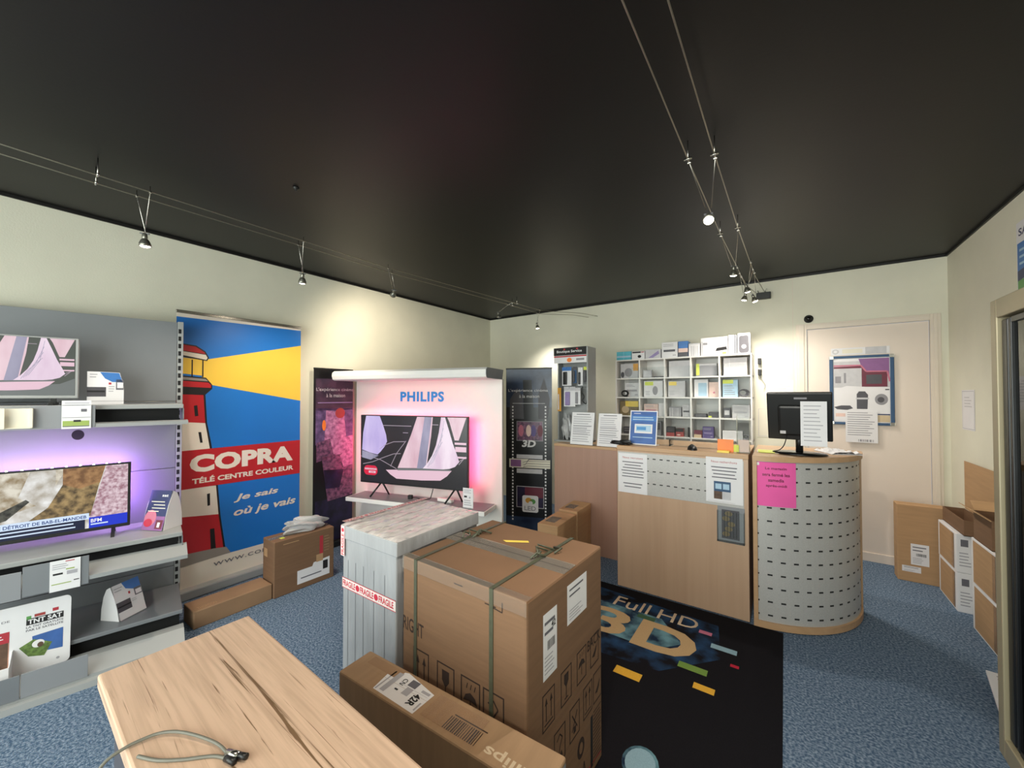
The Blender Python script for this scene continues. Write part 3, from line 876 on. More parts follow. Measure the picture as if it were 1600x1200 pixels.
c.ell(.38, .03, .006, .006, 'ink_soft', 1)
mb.build('printed_back', t)
mb = MB().prism([(0.0, 0.0), (-0.075, 0.0), (-0.075, 0.075), (-0.06, 0.082), (-0.02, 0.12), (0.0, 0.125)], -0.185, -0.182, 'paper', 'x')
mb.box(-W_, -0.182, -0.077, -0.074, 0, 0.075, 'paper').box(-W_, -0.182, -0.074, 0, 0, 0.003, 'paper')
c = Cv(mb, (-W_, -0.0772, 0)); c.rect(.08, .035, .20, .05, 'photo_red', 1); c.lines(.1, .012, .2, .028, 2, 'ink_soft', 1)
mb.build('leaflet_pocket', t)

# ================================================================== LIGHTHOUSE BANNER
t = thing('roll_up_banner', 'tall blue roll-up banner with a red lighthouse and yellow beam beside the grey shelving', 'banner', (-3.5, 0.887, 0.0), 90)
BW = 0.860
mb = MB().box(0, BW, 0, 0.002, 0.05, 2.035, 'banner_white')
c = Cv(mb, (0, -0.0002, 0), step=0.0003)
c.poly([(0, 0.235), (0.35, 0.235), (BW, 0.232), (BW, 2.012), (0, 1.998)], 'banner_blue', 1)
c.poly([(0.150, 1.70), (BW, 1.880), (BW, 1.395), (0.150, 1.530)], 'banner_yellow', 2)
tw = [(0.0, 1.46), (0.161, 1.443), (0.173, 1.237), (0.198, 1.099), (0.245, 0.766), (0.263, 0.545), (0.302, 0.25), (0.0, 0.25)]
c.poly([(x + (0.012 if x > 0 else 0), z) for x, z in tw], 'banner_line', 3)
c.poly([(0, 1.455), (0.161, 1.445), (0.174, 1.237), (0, 1.256)], 'banner_red', 4)
c.poly([(0, 1.256), (0.174, 1.237), (0.205, 1.04), (0, 1.04)], 'banner_white', 4)
c.poly([(0, 0.785), (0.245, 0.766), (0.263, 0.548), (0, 0.585)], 'banner_white', 4)
c.poly([(0, 0.585), (0.263, 0.548), (0.302, 0.25), (0, 0.25)], 'banner_red', 4)
for a in ([(0.105, 1.366), (0.125, 1.37), (0.132, 1.292), (0.112, 1.289)], [(0.133, 1.174), (0.15, 1.173), (0.160, 1.095), (0.145, 1.095)], [(0.190, 0.714), (0.208, 0.716), (0.210, 0.627), (0.194, 0.625)], [(0.211, 0.451), (0.238, 0.45), (0.25, 0.29), (0.218, 0.29)]):
    c.poly(a, 'banner_line', 5)
c.poly([(0, 1.60), (0.158, 1.585), (0.158, 1.70), (0, 1.715)], 'banner_yellow', 4)
for x in (0.03, 0.092, 0.155):
    c.rect(x - 0.004, 1.575, x + 0.004, 1.70, 'banner_line', 5)
c.poly([(0, 1.815), (0.06, 1.808), (0.115, 1.803), (0.17, 1.765), (0.192, 1.72), (0.18, 1.695), (0, 1.72)], 'banner_line', 5)
c.poly([(0, 1.806), (0.06, 1.80), (0.11, 1.795), (0.163, 1.759), (0.17, 1.745), (0, 1.765)], 'banner_red', 6)
c.poly([(0, 1.760), (0.172, 1.740), (0.183, 1.718), (0.175, 1.703), (0, 1.735)], 'banner_white', 6)
c.poly([(0, 1.585), (0.175, 1.572), (0.195, 1.545), (0.214, 1.520), (0.214, 1.490), (0.17, 1.443), (0, 1.450)], 'banner_line', 5)
c.poly([(0, 1.575), (0.172, 1.563), (0.188, 1.545), (0, 1.555)], 'banner_rock', 6)
c.poly([(0, 1.548), (0.19, 1.536), (0.206, 1.518), (0.206, 1.497), (0, 1.505)], 'banner_red', 6)
c.poly([(0, 0.315), (0.24, 0.300), (0.315, 0.288), (0.345, 0.237), (0, 0.225)], 'banner_rock', 6)
c.poly([(0.0, 0.772), (BW, 0.760), (BW, 1.050), (0.0, 1.046)], 'banner_red', 7)
c.text('COPRA', 0.085, 0.880, 0.800, 1.010, 'banner_white', 8, bold=0.055, space=1.05)
c.text('TÉLÉ CENTRE COULEUR', 0.100, 0.800, 0.805, 0.848, 'banner_white', 8, bold=0.035)
c.text('Je sais', 0.362, 0.610, 0.685, 0.672, 'banner_white', 8, bold=0.028, shear=0.25)
c.text('où je vais', 0.362, 0.488, 0.828, 0.565, 'banner_white', 8, bold=0.028, shear=0.25)
c.text('WWW.COPRA.FR', 0.235, 0.167, 0.78, 0.195, 'ink', 8, bold=0.015, space=1.2)
c.line([(0.70, 2.0), (0.69, 1.5)], 0.004, 'banner_line', 0)
mb.build('printed_sheet', t)
MB().box(-0.004, BW + 0.004, -0.006, 0.008, 2.025, 2.048, 'chrome', 0.003).build('top_rail', t)
MB().box(-0.01, BW + 0.01, -0.06, 0.06, 0.0, 0.07, 'steel_light', 0.012).build('base_cassette', t)
MB().tube([(BW / 2, 0.02, 0.07), (BW / 2, 0.02, 2.03)], 0.008, 'chrome').build('pole', t)

# ================================================================== CARDBOARD BOXES
def cardboard(name, label, x, y, z, rz, w, d, h, mat='kraft', bevel=0.006, group=None, seam='x', tape=True, art=None, cat='box'):
    """closed carton: local x 0..w, y 0..d (front at 0), z 0..h"""
    t = thing(name, label, cat, (x, y, z), rz, group)
    mb = MB().box(0, w, 0, d, 0, h, mat, bevel)
    top = Cv(mb, (0, 0, h), (1, 0, 0), (0, 1, 0))
    if seam == 'x':
        top.rect(0.004, d / 2 - 0.0015, w - 0.004, d / 2 + 0.0015, 'print_dark', 1)
    elif seam == 'y':
        top.rect(w / 2 - 0.0015, 0.004, w / 2 + 0.0015, d - 0.004, 'print_dark', 1)
    cv = dict(mb=mb, top=top, front=Cv(mb, (0, 0, 0)), right=Cv(mb, (w, 0, 0), (0, 1, 0), (0, 0, 1)), left=Cv(mb, (0, d, 0), (0, -1, 0), (0, 0, 1)))
    if art:
        art(cv, w, d, h)
    mb.build('carton', t)
    if tape:
        tm = MB()
        if seam == 'x':
            tm.box(-0.001, w + 0.001, d / 2 - 0.026, d / 2 + 0.026, h + 0.0005, h + 0.0015, 'clear_tape')
            tm.box(w + 0.0002, w + 0.0012, d / 2 - 0.026, d / 2 + 0.026, h - 0.07, h + 0.0015, 'clear_tape')
        else:
            tm.box(w / 2 - 0.026, w / 2 + 0.026, -0.001, d + 0.001, h + 0.0005, h + 0.0015, 'clear_tape')
            tm.box(w / 2 - 0.026, w / 2 + 0.026, -0.0012, -0.0002, h - 0.07, h + 0.0015, 'clear_tape')
        tm.build('packing_tape', t)
    return t
def sticker(t, x0, z0, w, h, face, off, rot=0, lines=6, bars=True, big=None, name='shipping_label', lab=None):
    """white label glued on a face; face gives (X, Y) axes and an origin"""
    O, X, Y = face
    mb = MB()
    c = Cv(mb, O, X, Y, 0.0004)
    c.rect(x0, z0, x0 + w, z0 + h, 'paper', off)
    c.lines(x0 + w * .1, z0 + h * .62, x0 + w * .9, z0 + h * .92, max(2, lines // 2), 'ink', off + 1, .3)
    if bars:
        c.bars(x0 + w * .3, z0 + h * .42, x0 + w * .85, z0 + h * .56, 18, 'ink_black', off + 1)
    c.lines(x0 + w * .1, z0 + h * .06, x0 + w * .8, z0 + h * .36, lines, 'ink_soft', off + 1, .3)
    if big:
        c.text(big, x0 + w * .58, z0 + h * .72, x0 + w * .88, z0 + h * .82, 'ink_black', off + 2, bold=.02)
    return mb.build(name, t, label=lab)
def picto(c, x0, y0, w, h, kind, m='print_dark', l=1):
    """shipping pictograms printed on cartons"""
    c.frame(x0, y0, x0 + w, y0 + h, w * .06, m, l)
    cx = x0 + w / 2
    if kind == 'arrows':
        for s in (-.2, .2):
            c.rect(cx + s * w - w * .03, y0 + h * .22, cx + s * w + w * .03, y0 + h * .7, m, l)
            c.poly([(cx + s * w - w * .11, y0 + h * .66), (cx + s * w + w * .11, y0 + h * .66), (cx + s * w, y0 + h * .86)], m, l)
        c.rect(x0 + w * .15, y0 + h * .12, x0 + w * .85, y0 + h * .16, m, l)
    elif kind == 'glass':
        c.poly([(cx - w * .2, y0 + h * .85), (cx - w * .2, y0 + h * .6), (cx - w * .05, y0 + h * .48), (cx + w * .05, y0 + h * .48), (cx + w * .2, y0 + h * .6), (cx + w * .2, y0 + h * .85)], m, l)
        c.rect(cx - w * .03, y0 + h * .16, cx + w * .03, y0 + h * .5, m, l); c.rect(cx - w * .16, y0 + h * .12, cx + w * .16, y0 + h * .16, m, l)
    elif kind == 'umbrella':
        c.poly([(cx - w * .36, y0 + h * .45), (cx - w * .25, y0 + h * .6), (cx, y0 + h * .68), (cx + w * .25, y0 + h * .6), (cx + w * .36, y0 + h * .45), (cx, y0 + h * .5)], m, l)
        c.rect(cx - w * .025, y0 + h * .2, cx + w * .025, y0 + h * .5, m, l)
        for s in (-.2, 0, .2):
            c.line([(cx + s * w, y0 + h * .75), (cx + s * w + w * .06, y0 + h * .88)], w * .04, m, l)
    elif kind == 'hand':
        c.poly([(cx - w * .3, y0 + h * .3), (cx, y0 + h * .45), (cx + w * .3, y0 + h * .62), (cx + w * .2, y0 + h * .4), (cx, y0 + h * .25)], m, l)
    elif kind == 'cross':
        c.line([(cx - w * .25, y0 + h * .25), (cx + w * .25, y0 + h * .75)], w * .07, m, l); c.line([(cx - w * .25, y0 + h * .75), (cx + w * .25, y0 + h * .25)], w * .07, m, l)
        c.rect(cx - w * .12, y0 + h * .15, cx + w * .12, y0 + h * .35, m, l)
    else:
        c.line([(cx - w * .25, y0 + h * .7), (cx, y0 + h * .82), (cx + w * .22, y0 + h * .66), (cx, y0 + h * .45), (cx - w * .05, y0 + h * .3)], w * .06, m, l)
        c.poly([(cx - w * .2, y0 + h * .15), (cx + w * .25, y0 + h * .15), (cx + w * .15, y0 + h * .32)], m, l)
FRONT = lambda d=0: ((0, -d, 0), (1, 0, 0), (0, 0, 1))

# --- big brown carton with two straps
BX, BY, BZ = 0.565, 0.532, 0.830
def art_big(cv, w, d, h):
    f, r, tp = cv['front'], cv['right'], cv['top']
    f.text('RIGHT', 0.004, 0.562, 0.118, 0.612, 'print_dark', 1, bold=.012, skew=-0.005)
    for x, k in ((.062, 'arrows'), (.188, 'glass'), (.302, 'umbrella'), (.398, 'other')):
        picto(f, x, 0.375, 0.085, 0.14, k)
    f.rect(.405, .776, .450, .780, 'print_dark', 1); f.line([(.43, .775), (.475, .77), (.475, .80)], .004, 'print_dark', 1); f.rect(.27, .80, .31, .804, 'print_dark', 1)
    r.text('BACK', .400, .475, .515, .515, 'print_dark', 1, bold=.012)
    for x, z, k in ((.085, .390, 'arrows'), (.20, .395, 'glass'), (.315, .40, 'umbrella'), (.425, .40, 'hand'), (.155, .225, 'other'), (.26, .235, 'cross'), (.365, .245, 'arrows'), (.45, .25, 'hand')):
        picto(r, x, z, .075, .115, k)
    r.ell(.345, .165, .028, .036, 'print_dark', 1); r.ell(.345, .165, .014, .020, 'kraft', 2)
    r.rect(.425, .03, .445, .22, 'ink_black', 1); r.lines(.45, .03, .52, .23, 14, 'print_dark', 1, .3, .2)
    r.line([(.30, .06), (.52, .03)], .004, 'ink_red', 1)
    r.line([(.35, .02), (.37, .1), (.39, .02)], .006, 'print_dark', 1)
    tp.rect(.0, d * .5 - .002, w, d * .5 + .002, 'print_dark', 1)
    tp.poly([(.21, .345), (.30, .40), (.315, .385), (.235, .335)], 'c_yellow', 2)
big = cardboard('cardboard_box', 'large strapped brown cardboard box printed with handling symbols, middle of the floor', -0.622 - BX * math.cos(R(-1.5)), 0.964 - BX * math.sin(R(-1.5)), 0.006, -1.5, BX, BY, BZ, 'kraft', 0.008, None, None, False, art_big)
mb = MB()
mb.box(-0.001, BX + 0.001, BY * .5 - .045, BY * .5 + .045, BZ + 0.0005, BZ + 0.0016, 'clear_tape')
mb.build('packing_tape', big)
mb = MB().box(0.0, BX, 0.0, 0.03, BZ + 0.0004, BZ + 0.0012, 'clear_tape').box(0.0, BX, -0.0015, -0.0003, BZ - 0.045, BZ + 0.0012, 'clear_tape')
mb.build('packing_tape', big)
for x in (0.075, 0.433):
    mb = MB()
    for a in ((-0.0035, -0.0012, 0, BZ + 0.003), (BY + 0.0012, BY + 0.0035, 0, BZ + 0.003)):
        mb.box(x - 0.0075, x + 0.0075, a[0], a[1], a[2], a[3], 'strap')
    mb.box(x - 0.0075, x + 0.0075, -0.0035, BY + 0.0035, BZ + 0.0016, BZ + 0.0036, 'strap')
    o = mb.build('strap', big)
    mb = MB()
    rnd = random.Random(int(x * 1000))
    for k in range(5):
        p0 = Vector((x + rnd.uniform(-.03, .03), 0.30 + rnd.uniform(-.05, .05), BZ + 0.006))
        mb.tube([p0, p0 + Vector((rnd.uniform(-.03, .03), .025, .014)), p0 + Vector((rnd.uniform(-.04, .04), .05, 0.0))], .004, 'strap', 6)
    mb.build('strap_knot', o)
RF = ((BX, 0, 0), (0, 1, 0), (0, 0, 1))
sticker(big, .09, .545, .085, .205, RF, 1, lines=5, big='42')
sticker(big, .245, .645, .15, .135, RF, 1, lines=4, bars=False)

# --- white wrapped carton
t = thing('wrapped_box', 'tall white box in shiny stretch film with red fragile tape', 'box', (-1.604, 0.982, 0.0), 0)
WX, WY, WZ = 0.377, 0.49, 0.876
mb = MB().box(0.006, WX - 0.010, 0.006, WY, 0, WZ - 0.05, 'wrap_white', 0.006)
c = Cv(mb, (0, 0.006, 0))
for x in (.045, .10, .155, .225, .295):
    c.rect(x, 0.01, x + .004, WZ - .15, 'slot_grey', 1)
mb.build('stacked_panels', t)
mb = MB()
n = 28
rnd = random.Random(3)
hz = [[WZ + 0.006 * math.sin(i * 1.3 + 0.4 * math.sin(j * .8)) * rnd.random() + rnd.uniform(-.002, .003) for j in range(n + 1)] for i in range(n + 1)]
vs = [(WX * i / n, WY * j / n, hz[i][j] if 0 < i < n and 0 < j < n else WZ - .004) for i in range(n + 1) for j in range(n + 1)]
fs = [(i * (n + 1) + j, (i + 1) * (n + 1) + j, (i + 1) * (n + 1) + j + 1, i * (n + 1) + j + 1) for i in range(n) for j in range(n)]
mb.add(vs, fs, 'wrap_top', True)
mb.box(0, WX, 0, WY, WZ - 0.062, WZ - 0.004, 'wrap_white', 0.004)
mb.build('wrapped_lid', t)
def fragile_tape(O, X, Y, length, wdt, words, name='fragile_tape'):
    mb = MB()
    c = Cv(mb, O, X, Y, 0.0004)
    c.rect(0, 0, length, wdt, 'tape_white', 1)
    c.rect(0, 0, length, wdt * .06, 'tape_red', 2); c.rect(0, wdt * .94, length, wdt, 'tape_red', 2)
    x = 0.004
    while x < length - 0.03:
        x1 = min(x + .092, length - 0.002)
        c.text('FRAGILE' if x1 - x > .06 else 'FRA', x, wdt * .2, x1, wdt * .8, 'tape_red', 2, bold=.025)
        if x1 + .03 < length:
            c.ell(x1 + .016, wdt / 2, wdt * .3, wdt * .3, 'tape_red', 2)
        x = x1 + .034
    return mb.build(name, t)
fragile_tape((0.006, 0.0045, 0.602), (1, 0, 0), (0, 0, 1), WX - 0.016, 0.044, 3)
fragile_tape((0.030, -0.0005, 0.74), (0, 0, 1), (-1, 0, 0), 0.130, 0.030, 1)
fragile_tape((0.030, 0.004, WZ + 0.010), (0, 1, 0), (-1, 0, 0), WY - 0.008, 0.030, 3)

# --- long flat television carton in front
def art_long(cv, w, d, h):
    tp = cv['top']
    tp.rect(.045, d * .62, .20, d * .90, 'kraft_dark', 1)
    tp.rect(.05, d * .50, .50, d * .505, 'kraft_dark', 1)
    tp.bars(.455, d * .16, .575, d * .52, 16, 'print_dark', 1)
    tp.rect(.46, d * .56, .58, d * .59, 'print_dark', 1)
    tp.text('Philips', .60, d * .10, .785, d * .42, 'mat_tan_light', 1, bold=.02, rot=180)
    cv['mb'].add([(w * .995 + .001, d * .25, h - .012), (w + .001, d * .25, h - .10), (w + .001, d * .95, h - .10), (w + .001, d * .95, h - .012)], [(0, 1, 2, 3)], 'card_grey')
long_b = cardboard('long_box', 'long narrow brown cardboard box with white label 42R in front of the strapped box', -1.268, 0.772, 0.0, 2.4, 0.795, 0.13, 0.49, 'kraft_light', 0.006, None, None, False, art_long)
mb = MB()
c = Cv(mb, (0, 0, 0.49), (1, 0, 0), (0, 1, 0), 0.0003)
c.poly([(.165, .012), (.150, .100), (.215, .122), (.355, .096), (.350, .008)], 'paper', 1)
c.rect(.168, .015, .174, .105, 'ink_soft', 2)
c.poly([(.185, .020), (.205, .020), (.205, .110), (.185, .108)], 'ink_soft', 3)
c2 = Cv(mb, (0, 0, 0.49), (0, 1, 0), (-1, 0, 0), 0.0003)
c2.text('42R', .022, -.328, .070, -.300, 'ink_black', 4, bold=.03, rot=180)
c2.text('CN', .070, -.240, .098, -.222, 'ink_black', 4, bold=.01, rot=180)
c2.text('1', .046, -.240, .052, -.226, 'ink_black', 4, bold=.01, rot=180)
c2.rect(.045, -.285, .075, -.258, 'ink_soft', 3); c2.rect(.080, -.285, .108, -.250, 'ink', 3)
c2.rect(.075, -.345, .076, -.22, 'ink_soft', 3)
c2.rect(.082, -.345, .092, -.310, 'ink_soft', 3)
c2.rect(.018, -.346, .05, -.340, 'ink_soft', 3)
mb.build('shipping_label', long_b)
MB().box(0.37, 0.56, 0.02, 0.11, 0.4903, 0.4913, 'clear_tape').build('packing_tape', long_b)

# --- two stepped cartons under the lighthouse banner
def art_low(cv, w, d, h):
    cv['top'].text('THOMSON', .03, d * .1, .13, d * .3, 'kraft_pale', 1)
cardboard('long_box', 'low long brown cardboard box on the floor under the lighthouse banner', -2.985, 0.858, 0.0, 90, 0.449, 0.178, 0.108, 'kraft_dark', 0.005, seam=None, tape=False, art=art_low)
def art_tall(cv, w, d, h):
    f = cv['front']
    f.rect(.325, .215, .352, .352, 'ink_red', 1); f.rect(.30, .16, .352, .215, 'kraft_pale', 1); f.lines(.36, .22, .41, .35, 6, 'kraft_dark', 1)
    f.lines(.06, .36, .17, .37, 1, 'kraft_pale', 1, .5, 0)
    cv['top'].rect(.06, d * .2, .09, d * .4, 'c_lime', 1)
    cv['left'].rect(.02, .27, .075, .33, 'kraft_pale', 1)
tall = cardboard('cardboard_box', 'upright brown cardboard box with red mark and white label below the lighthouse banner', -2.970, 1.311, 0.0, 88.5, 0.440, 0.185, 0.397, 'kraft', 0.005, seam='x', tape=True, art=art_tall)
mb = MB()
c = Cv(mb, (0, 0, 0), step=0.0004)
c.poly([(.160, .040), (.405, .040), (.405, .175), (.280, .165), (.270, .140), (.160, .140)], 'paper', 1)
c.rect(.185, .075, .34, .083, 'ink', 2); c.rect(.352, .09, .39, .155, 'ink_black', 2)
mb.build('shipping_label', tall)
t = thing('plastic_bag', 'crumpled clear plastic bag lying on the upright box below the banner', 'bag', (-3.06, 1.58, 0.400), 90)
bag('b', 5, 0.15, 0.075, 0.055, 'plastic_film').build('bag_film', t)

# --- two slim cartons by the counter
def slim(label, x, y, w, d, h):
    t = cardboard('slim_box', label, x, y, 0.0, 3, w, d, h, 'kraft_pale', 0.005, seam='x', tape=False)
    MB().box(w + 0.0003, w + 0.0012, d * .68, d * .76, .05, h - .03, 'kraft_pale').build('edge_tape', t)
    MB().box(w * .15, w * .65, d * .2, d * .6, h + 0.0003, h + 0.0012, 'clear_tape').build('packing_tape', t)
slim('shorter slim brown box standing in front of the counter end', -1.585, 2.612, 0.172, 0.36, 0.45)
slim('taller slim brown box standing behind the shorter one at the counter end', -1.605, 3.0, 0.172, 0.315, 0.465)

# ================================================================== OAK TABLE
t = thing('display_table', 'low display table with a pale oak plank top in the foreground', 'table', (-1.500, 0.227, 0.0), -2.2)
TX, TY, TZ = 1.25, 0.352, 0.70
mb = MB().box(0, TX, 0, TY, TZ - 0.038, TZ, 'oak', 0.006)
MB_top = mb.build('table_top', t)
mb = MB().box(-0.0012, 0.0, 0.004, TY - 0.004, TZ - 0.035, TZ - 0.004, 'oak_edge')
mb.build('edge_band', MB_top)
MB().box(0.03, TX - 0.03, 0.03, TY - 0.03, 0.0, TZ - 0.038, 'c_greydk', 0.004).build('plinth', t)

# grey antenna lead on the table
t = thing('antenna_lead', 'grey antenna lead with a plug lying on the oak table', 'cable', (-0.942, 0.330, 0.7045))
pts = [(-0.185, -0.17, -0.03), (-0.190, -0.145, -0.006), (-0.188, -0.118, 0.002), (-0.183, -0.095, 0.004), (-0.172, -0.068, 0.005), (-0.145, -0.045, 0.006), (-0.105, -0.026, 0.006), (-0.06, -0.010, 0.005), (-0.03, -0.002, 0.003), (0.0, 0.0, 0.002)]
def spline(pts, n=6):
    P = [Vector(p) for p in pts]
    out = []
    for i in range(len(P) - 1):
        a, b, c_, d = P[max(i - 1, 0)], P[i], P[i + 1], P[min(i + 2, len(P) - 1)]
        for k in range(n):
            s_ = k / n
            out.append(0.5 * ((2 * b) + (c_ - a) * s_ + (2 * a - 5 * b + 4 * c_ - d) * s_ ** 2 + (3 * b - a - 3 * c_ + d) * s_ ** 3))
    return out + [P[-1]]
mb = MB().tube(spline(pts), 0.0032, 'cable_sheath', 8)
mb.tube(spline([(0.012, -0.004, 0.0), (-0.02, -0.018, -0.001), (-0.06, -0.055, -0.001), (-0.10, -0.085, -0.001), (-0.145, -0.106, -0.001)]), 0.0032, 'cable_sheath', 8)
mb.build('lead', t)
MB().tube([(0.0, 0.0, 0.003), (0.028, 0.010, 0.004)], 0.0075, 'chrome', 10).tube([(0.026, 0.010, 0.004), (0.045, 0.018, 0.005)], 0.006, 'black_plastic', 10).build('plug', t)
MB().tube([(0.010, -0.006, 0.002), (0.036, 0.0, 0.003)], 0.006, 'black_plastic', 10).build('plug', t)

# ================================================================== WHITE TELEVISION STAND WITH PINK GLOW
t = thing('display_stand', 'white display stand with blue lettering and rounded canopy carrying a television', 'display stand', (-2.23, 2.528, 0.0), 15)
PD = 0.15
mb = MB().box(-1.325, 0.258, PD, PD + 0.035, 0.0, 1.586, 'white_gloss', 0.003)
c = Cv(mb, (0, PD, 0))
c.text('PHILIPS', -0.797, 1.382, -0.318, 1.478, 'logo_blue', 2, bold=0.042, space=1.12)
mb.build('back_panel', t)
pf = [(PD, 1.580), (-0.17, 1.580), (-0.19, 1.590), (-0.20, 1.62), (-0.195, 1.65), (-0.17, 1.667), (PD + .03, 1.667)]
mb = MB().prism(pf, -1.30, 0.254, 'white_plastic', 'x')
mb.prism([(a * .99, (b - 1.62) * .97 + 1.62) for a, b in pf], 0.2545, 0.258, 'steel_grey', 'x')  # right end face coloured grey to paint its shade
mb.build('canopy', t)
mb = MB().box(-1.225, 0.20, -0.10, PD, 0.452, 0.490, 'white_plastic', 0.005)
mb.box(-1.20, 0.19, -0.092, PD - .01, 0.490, 0.494, 'steel_grey')
mb.build('shelf', t)
T0 = Vector((-2.23, 2.528, 0))
def tloc(x, y, z):
    v = Matrix.Rotation(R(15), 3, 'Z') @ Vector((x, y, z)) + T0
    return tuple(v)
t = thing('television', 'black television showing sailing yachts with pink glow on the white display stand', 'television', tloc(-1.138, 0.0, 0.4945), 15)
w, h, zb = 1.138, 0.640, 0.122
MB().box(0, w, 0.0, 0.035, zb, zb + h, 'black_plastic', 0.004).build('casing', t)
mb = MB()
c = Cv(mb, (0, -0.0006, zb), step=0.0003)
sails(c, 0.008, 0.014, w - 0.016, h - 0.022, True)
c.poly(rr(0.045, 0.075, 0.20, 0.165, 0.04), 'scr_red', 8)
c.rect(0.055, .125, .19, .14, 'scr_hull', 9); c.rect(.10, .095, .18, .115, 'scr_hull', 9)
c.text('Ambilight', .06, .127, .185, .139, 'scr_red', 10); c.text('ON', .12, .098, .16, .112, 'scr_red', 10, bold=.02)
mb.build('screen', t)
mb = MB()
mb.box(w - 0.03, w - 0.012, 0.0355, 0.042, zb + .04, zb + h - .05, 'glow_pink')
mb.box(0.05, w - 0.05, 0.0355, 0.042, zb + h - .03, zb + h - .018, 'glow_rose')
mb.box(0.012, 0.03, 0.0355, 0.042, zb + .05, zb + h - .05, 'glow_rose')
mb.build('led_strip', t)
for x in (0.19, 0.97):
    for s in (-1, 1):
        MB().tube([(x + 0.035 + (0.02 if s > 0 else 0), 0.018, zb + .005), (x + s * 0.05 + 0.02, -0.055 if s < 0 else 0.09, 0.006)], 0.008, 'black_plastic', 8).build('leg', t)
t = thing('price_card', 'white price card standing at the right end of the white stand shelf', 'price card', tloc(0.025, -0.045, 0.4945), 10)
mb = MB().box(-0.05, 0.05, 0, 0.002, 0, 0.165, 'paper')
c = Cv(mb, (-0.05, 0, 0)); c.rect(.012, .085, .04, .10, 'ink_black'); c.rect(.06, .08, .075, .095, 'ink_soft'); c.lines(.01, .12, .09, .155, 3); c.lines(.01, .015, .09, .07, 3)
mb.build('card', t)
t = thing('charger_adapter', 'small dark plug pack with cables under the pink glowing television', 'adapter', tloc(-0.62, 0.02, 0.4945), 20)
MB().box(0, 0.04, 0, 0.03, 0, 0.035, 'black_plastic', 0.004).build('plug_pack', t)
MB().tube(spline([(0.04, .015, .015), (.09, .03, .006), (.15, 0, .005), (.19, .03, .006), (.22, .02, .02), (.24, .03, .10)]), 0.004, 'black_plastic').build('lead', t)
t = thing('socket_strip', 'white socket strip lying on the stand shelf under the television', 'socket strip', tloc(-0.33, 0.05, 0.4945), 5)
MB().box(0, 0.16, 0, 0.045, 0, 0.03, 'white_plastic', 0.006).build('strip_body', t)

# ================================================================== TWO CINEMA BANNERS
t = thing('roll_up_banner', 'dark purple cinema banner half hidden behind the white display stand', 'banner', (-3.555, 1.895, 0.0), 89)
BW = 0.395
mb = MB().box(0, BW, 0, 0.002, 0.04, 1.69, 'banner_black')
c = Cv(mb, (0, -0.0002, 0), step=0.0003)
c.rect(0.02, 1.30, BW, 1.60, 'banner_plum', 1)
c.rect(0.02, 0.98, BW, 1.32, 'banner_violet', 1)
c.poly([(0.12, 1.30), (0.30, 1.28), (0.33, 1.0), (0.26, 0.85), (0.10, 0.92)], 'banner_glow', 2)
c.poly([(0.03, 1.0), (0.16, 1.03), (0.2, 0.86), (0.03, 0.82)], 'banner_crowd', 3)
c.poly([(0.25, 1.02), (BW, 1.05), (BW, 0.90), (0.28, 0.86)], 'banner_glow', 3)
c.poly([(0.08, 0.86), (BW, 0.88), (BW, 0.46), (0.14, 0.44)], 'banner_crowd', 3)
c.poly([(0.26, 0.86), (BW, 0.90), (BW, 0.76), (0.30, 0.74)], 'banner_glow', 4)
c.poly([(0.10, 0.74), (0.3, 0.72), (0.26, 0.55), (0.12, 0.56)], 'banner_deep', 4)
c.rect(0.02, 0.06, BW, 0.46, 'banner_deep', 2)
c.ell(.26, 1.27, .05, .05, 'c_redbox', 5); c.ell(.10, 1.16, .018, .05, 'c_orange', 5)
c.text("L'expérience cinéma", 0.025, 1.475, 0.40, 1.515, 'c_greylt', 4); c.text('à la maison', 0.12, 1.425, 0.31, 1.46, 'c_greylt', 4); c.lines(.04, 1.365, .39, 1.38, 1, 'c_lilac', 4, .5, 0)
mb.build('printed_sheet', t)
MB().box(0, BW, -0.005, 0.01, 1.685, 1.70, 'black_plastic', 0.003).build('top_rail', t)
MB().box(0, BW, -0.05, 0.03, 0.0, 0.06, 'black_plastic', 0.01).build('base_cassette', t)

t = thing('roll_up_banner', 'narrow black film strip banner with 3D pictures left of the counter', 'banner', (-2.152, 3.376, 0.0), 20)
mb = MB().box(-0.24, 0.24, 0, 0.002, 0.05, 1.715, 'banner_black')
c = Cv(mb, (0, -0.0002, 0), step=0.0003)
c.rect(-.235, 1.32, .24, 1.71, 'banner_navy', 1); c.rect(-.235, .05, .24, .20, 'banner_navy', 1)
c.poly([(-.06, 1.60), (.03, 1.60), (.06, 1.2), (-.05, 1.2)], 'banner_black', 2)
c.poly([(.10, 1.45), (.16, 1.62), (.22, 1.4), (.2, 1.2), (.1, 1.2)], 'c_greydk', 2)
c.poly([(-.20, 1.40), (-.12, 1.52), (-.06, 1.42), (-.05, 1.2), (-.2, 1.2)], 'c_greydk', 2)
c.text("L'expérience cinéma", -.215, 1.472, .20, 1.508, 'paper', 4); c.text('à la maison', -.10, 1.418, .11, 1.45, 'paper', 4); c.lines(-.17, 1.355, .17, 1.365, 1, 'c_greylt', 4, .6, 0)
for k in range(36):
    z = 0.16 + k * 0.033
    for x in (-.168, .175):
        c.rect(x - .008, z, x + .008, z + .018, 'paper', 4)
c.rect(-.128, .975, .15, 1.178, 'c_greymd', 4); c.rect(-.12, .983, .142, 1.17, 'banner_crowd', 5)
for x, m in ((-.08, 'c_rosy'), (.0, 'c_palepk'), (.05, 'c_purple'), (.12, 'c_maroon')):
    c.ell(x, 1.08, .028, .06, m, 6)
c.text('3D', -.072, .912, .075, .985, 'paper', 7, bold=.04, shear=.15)
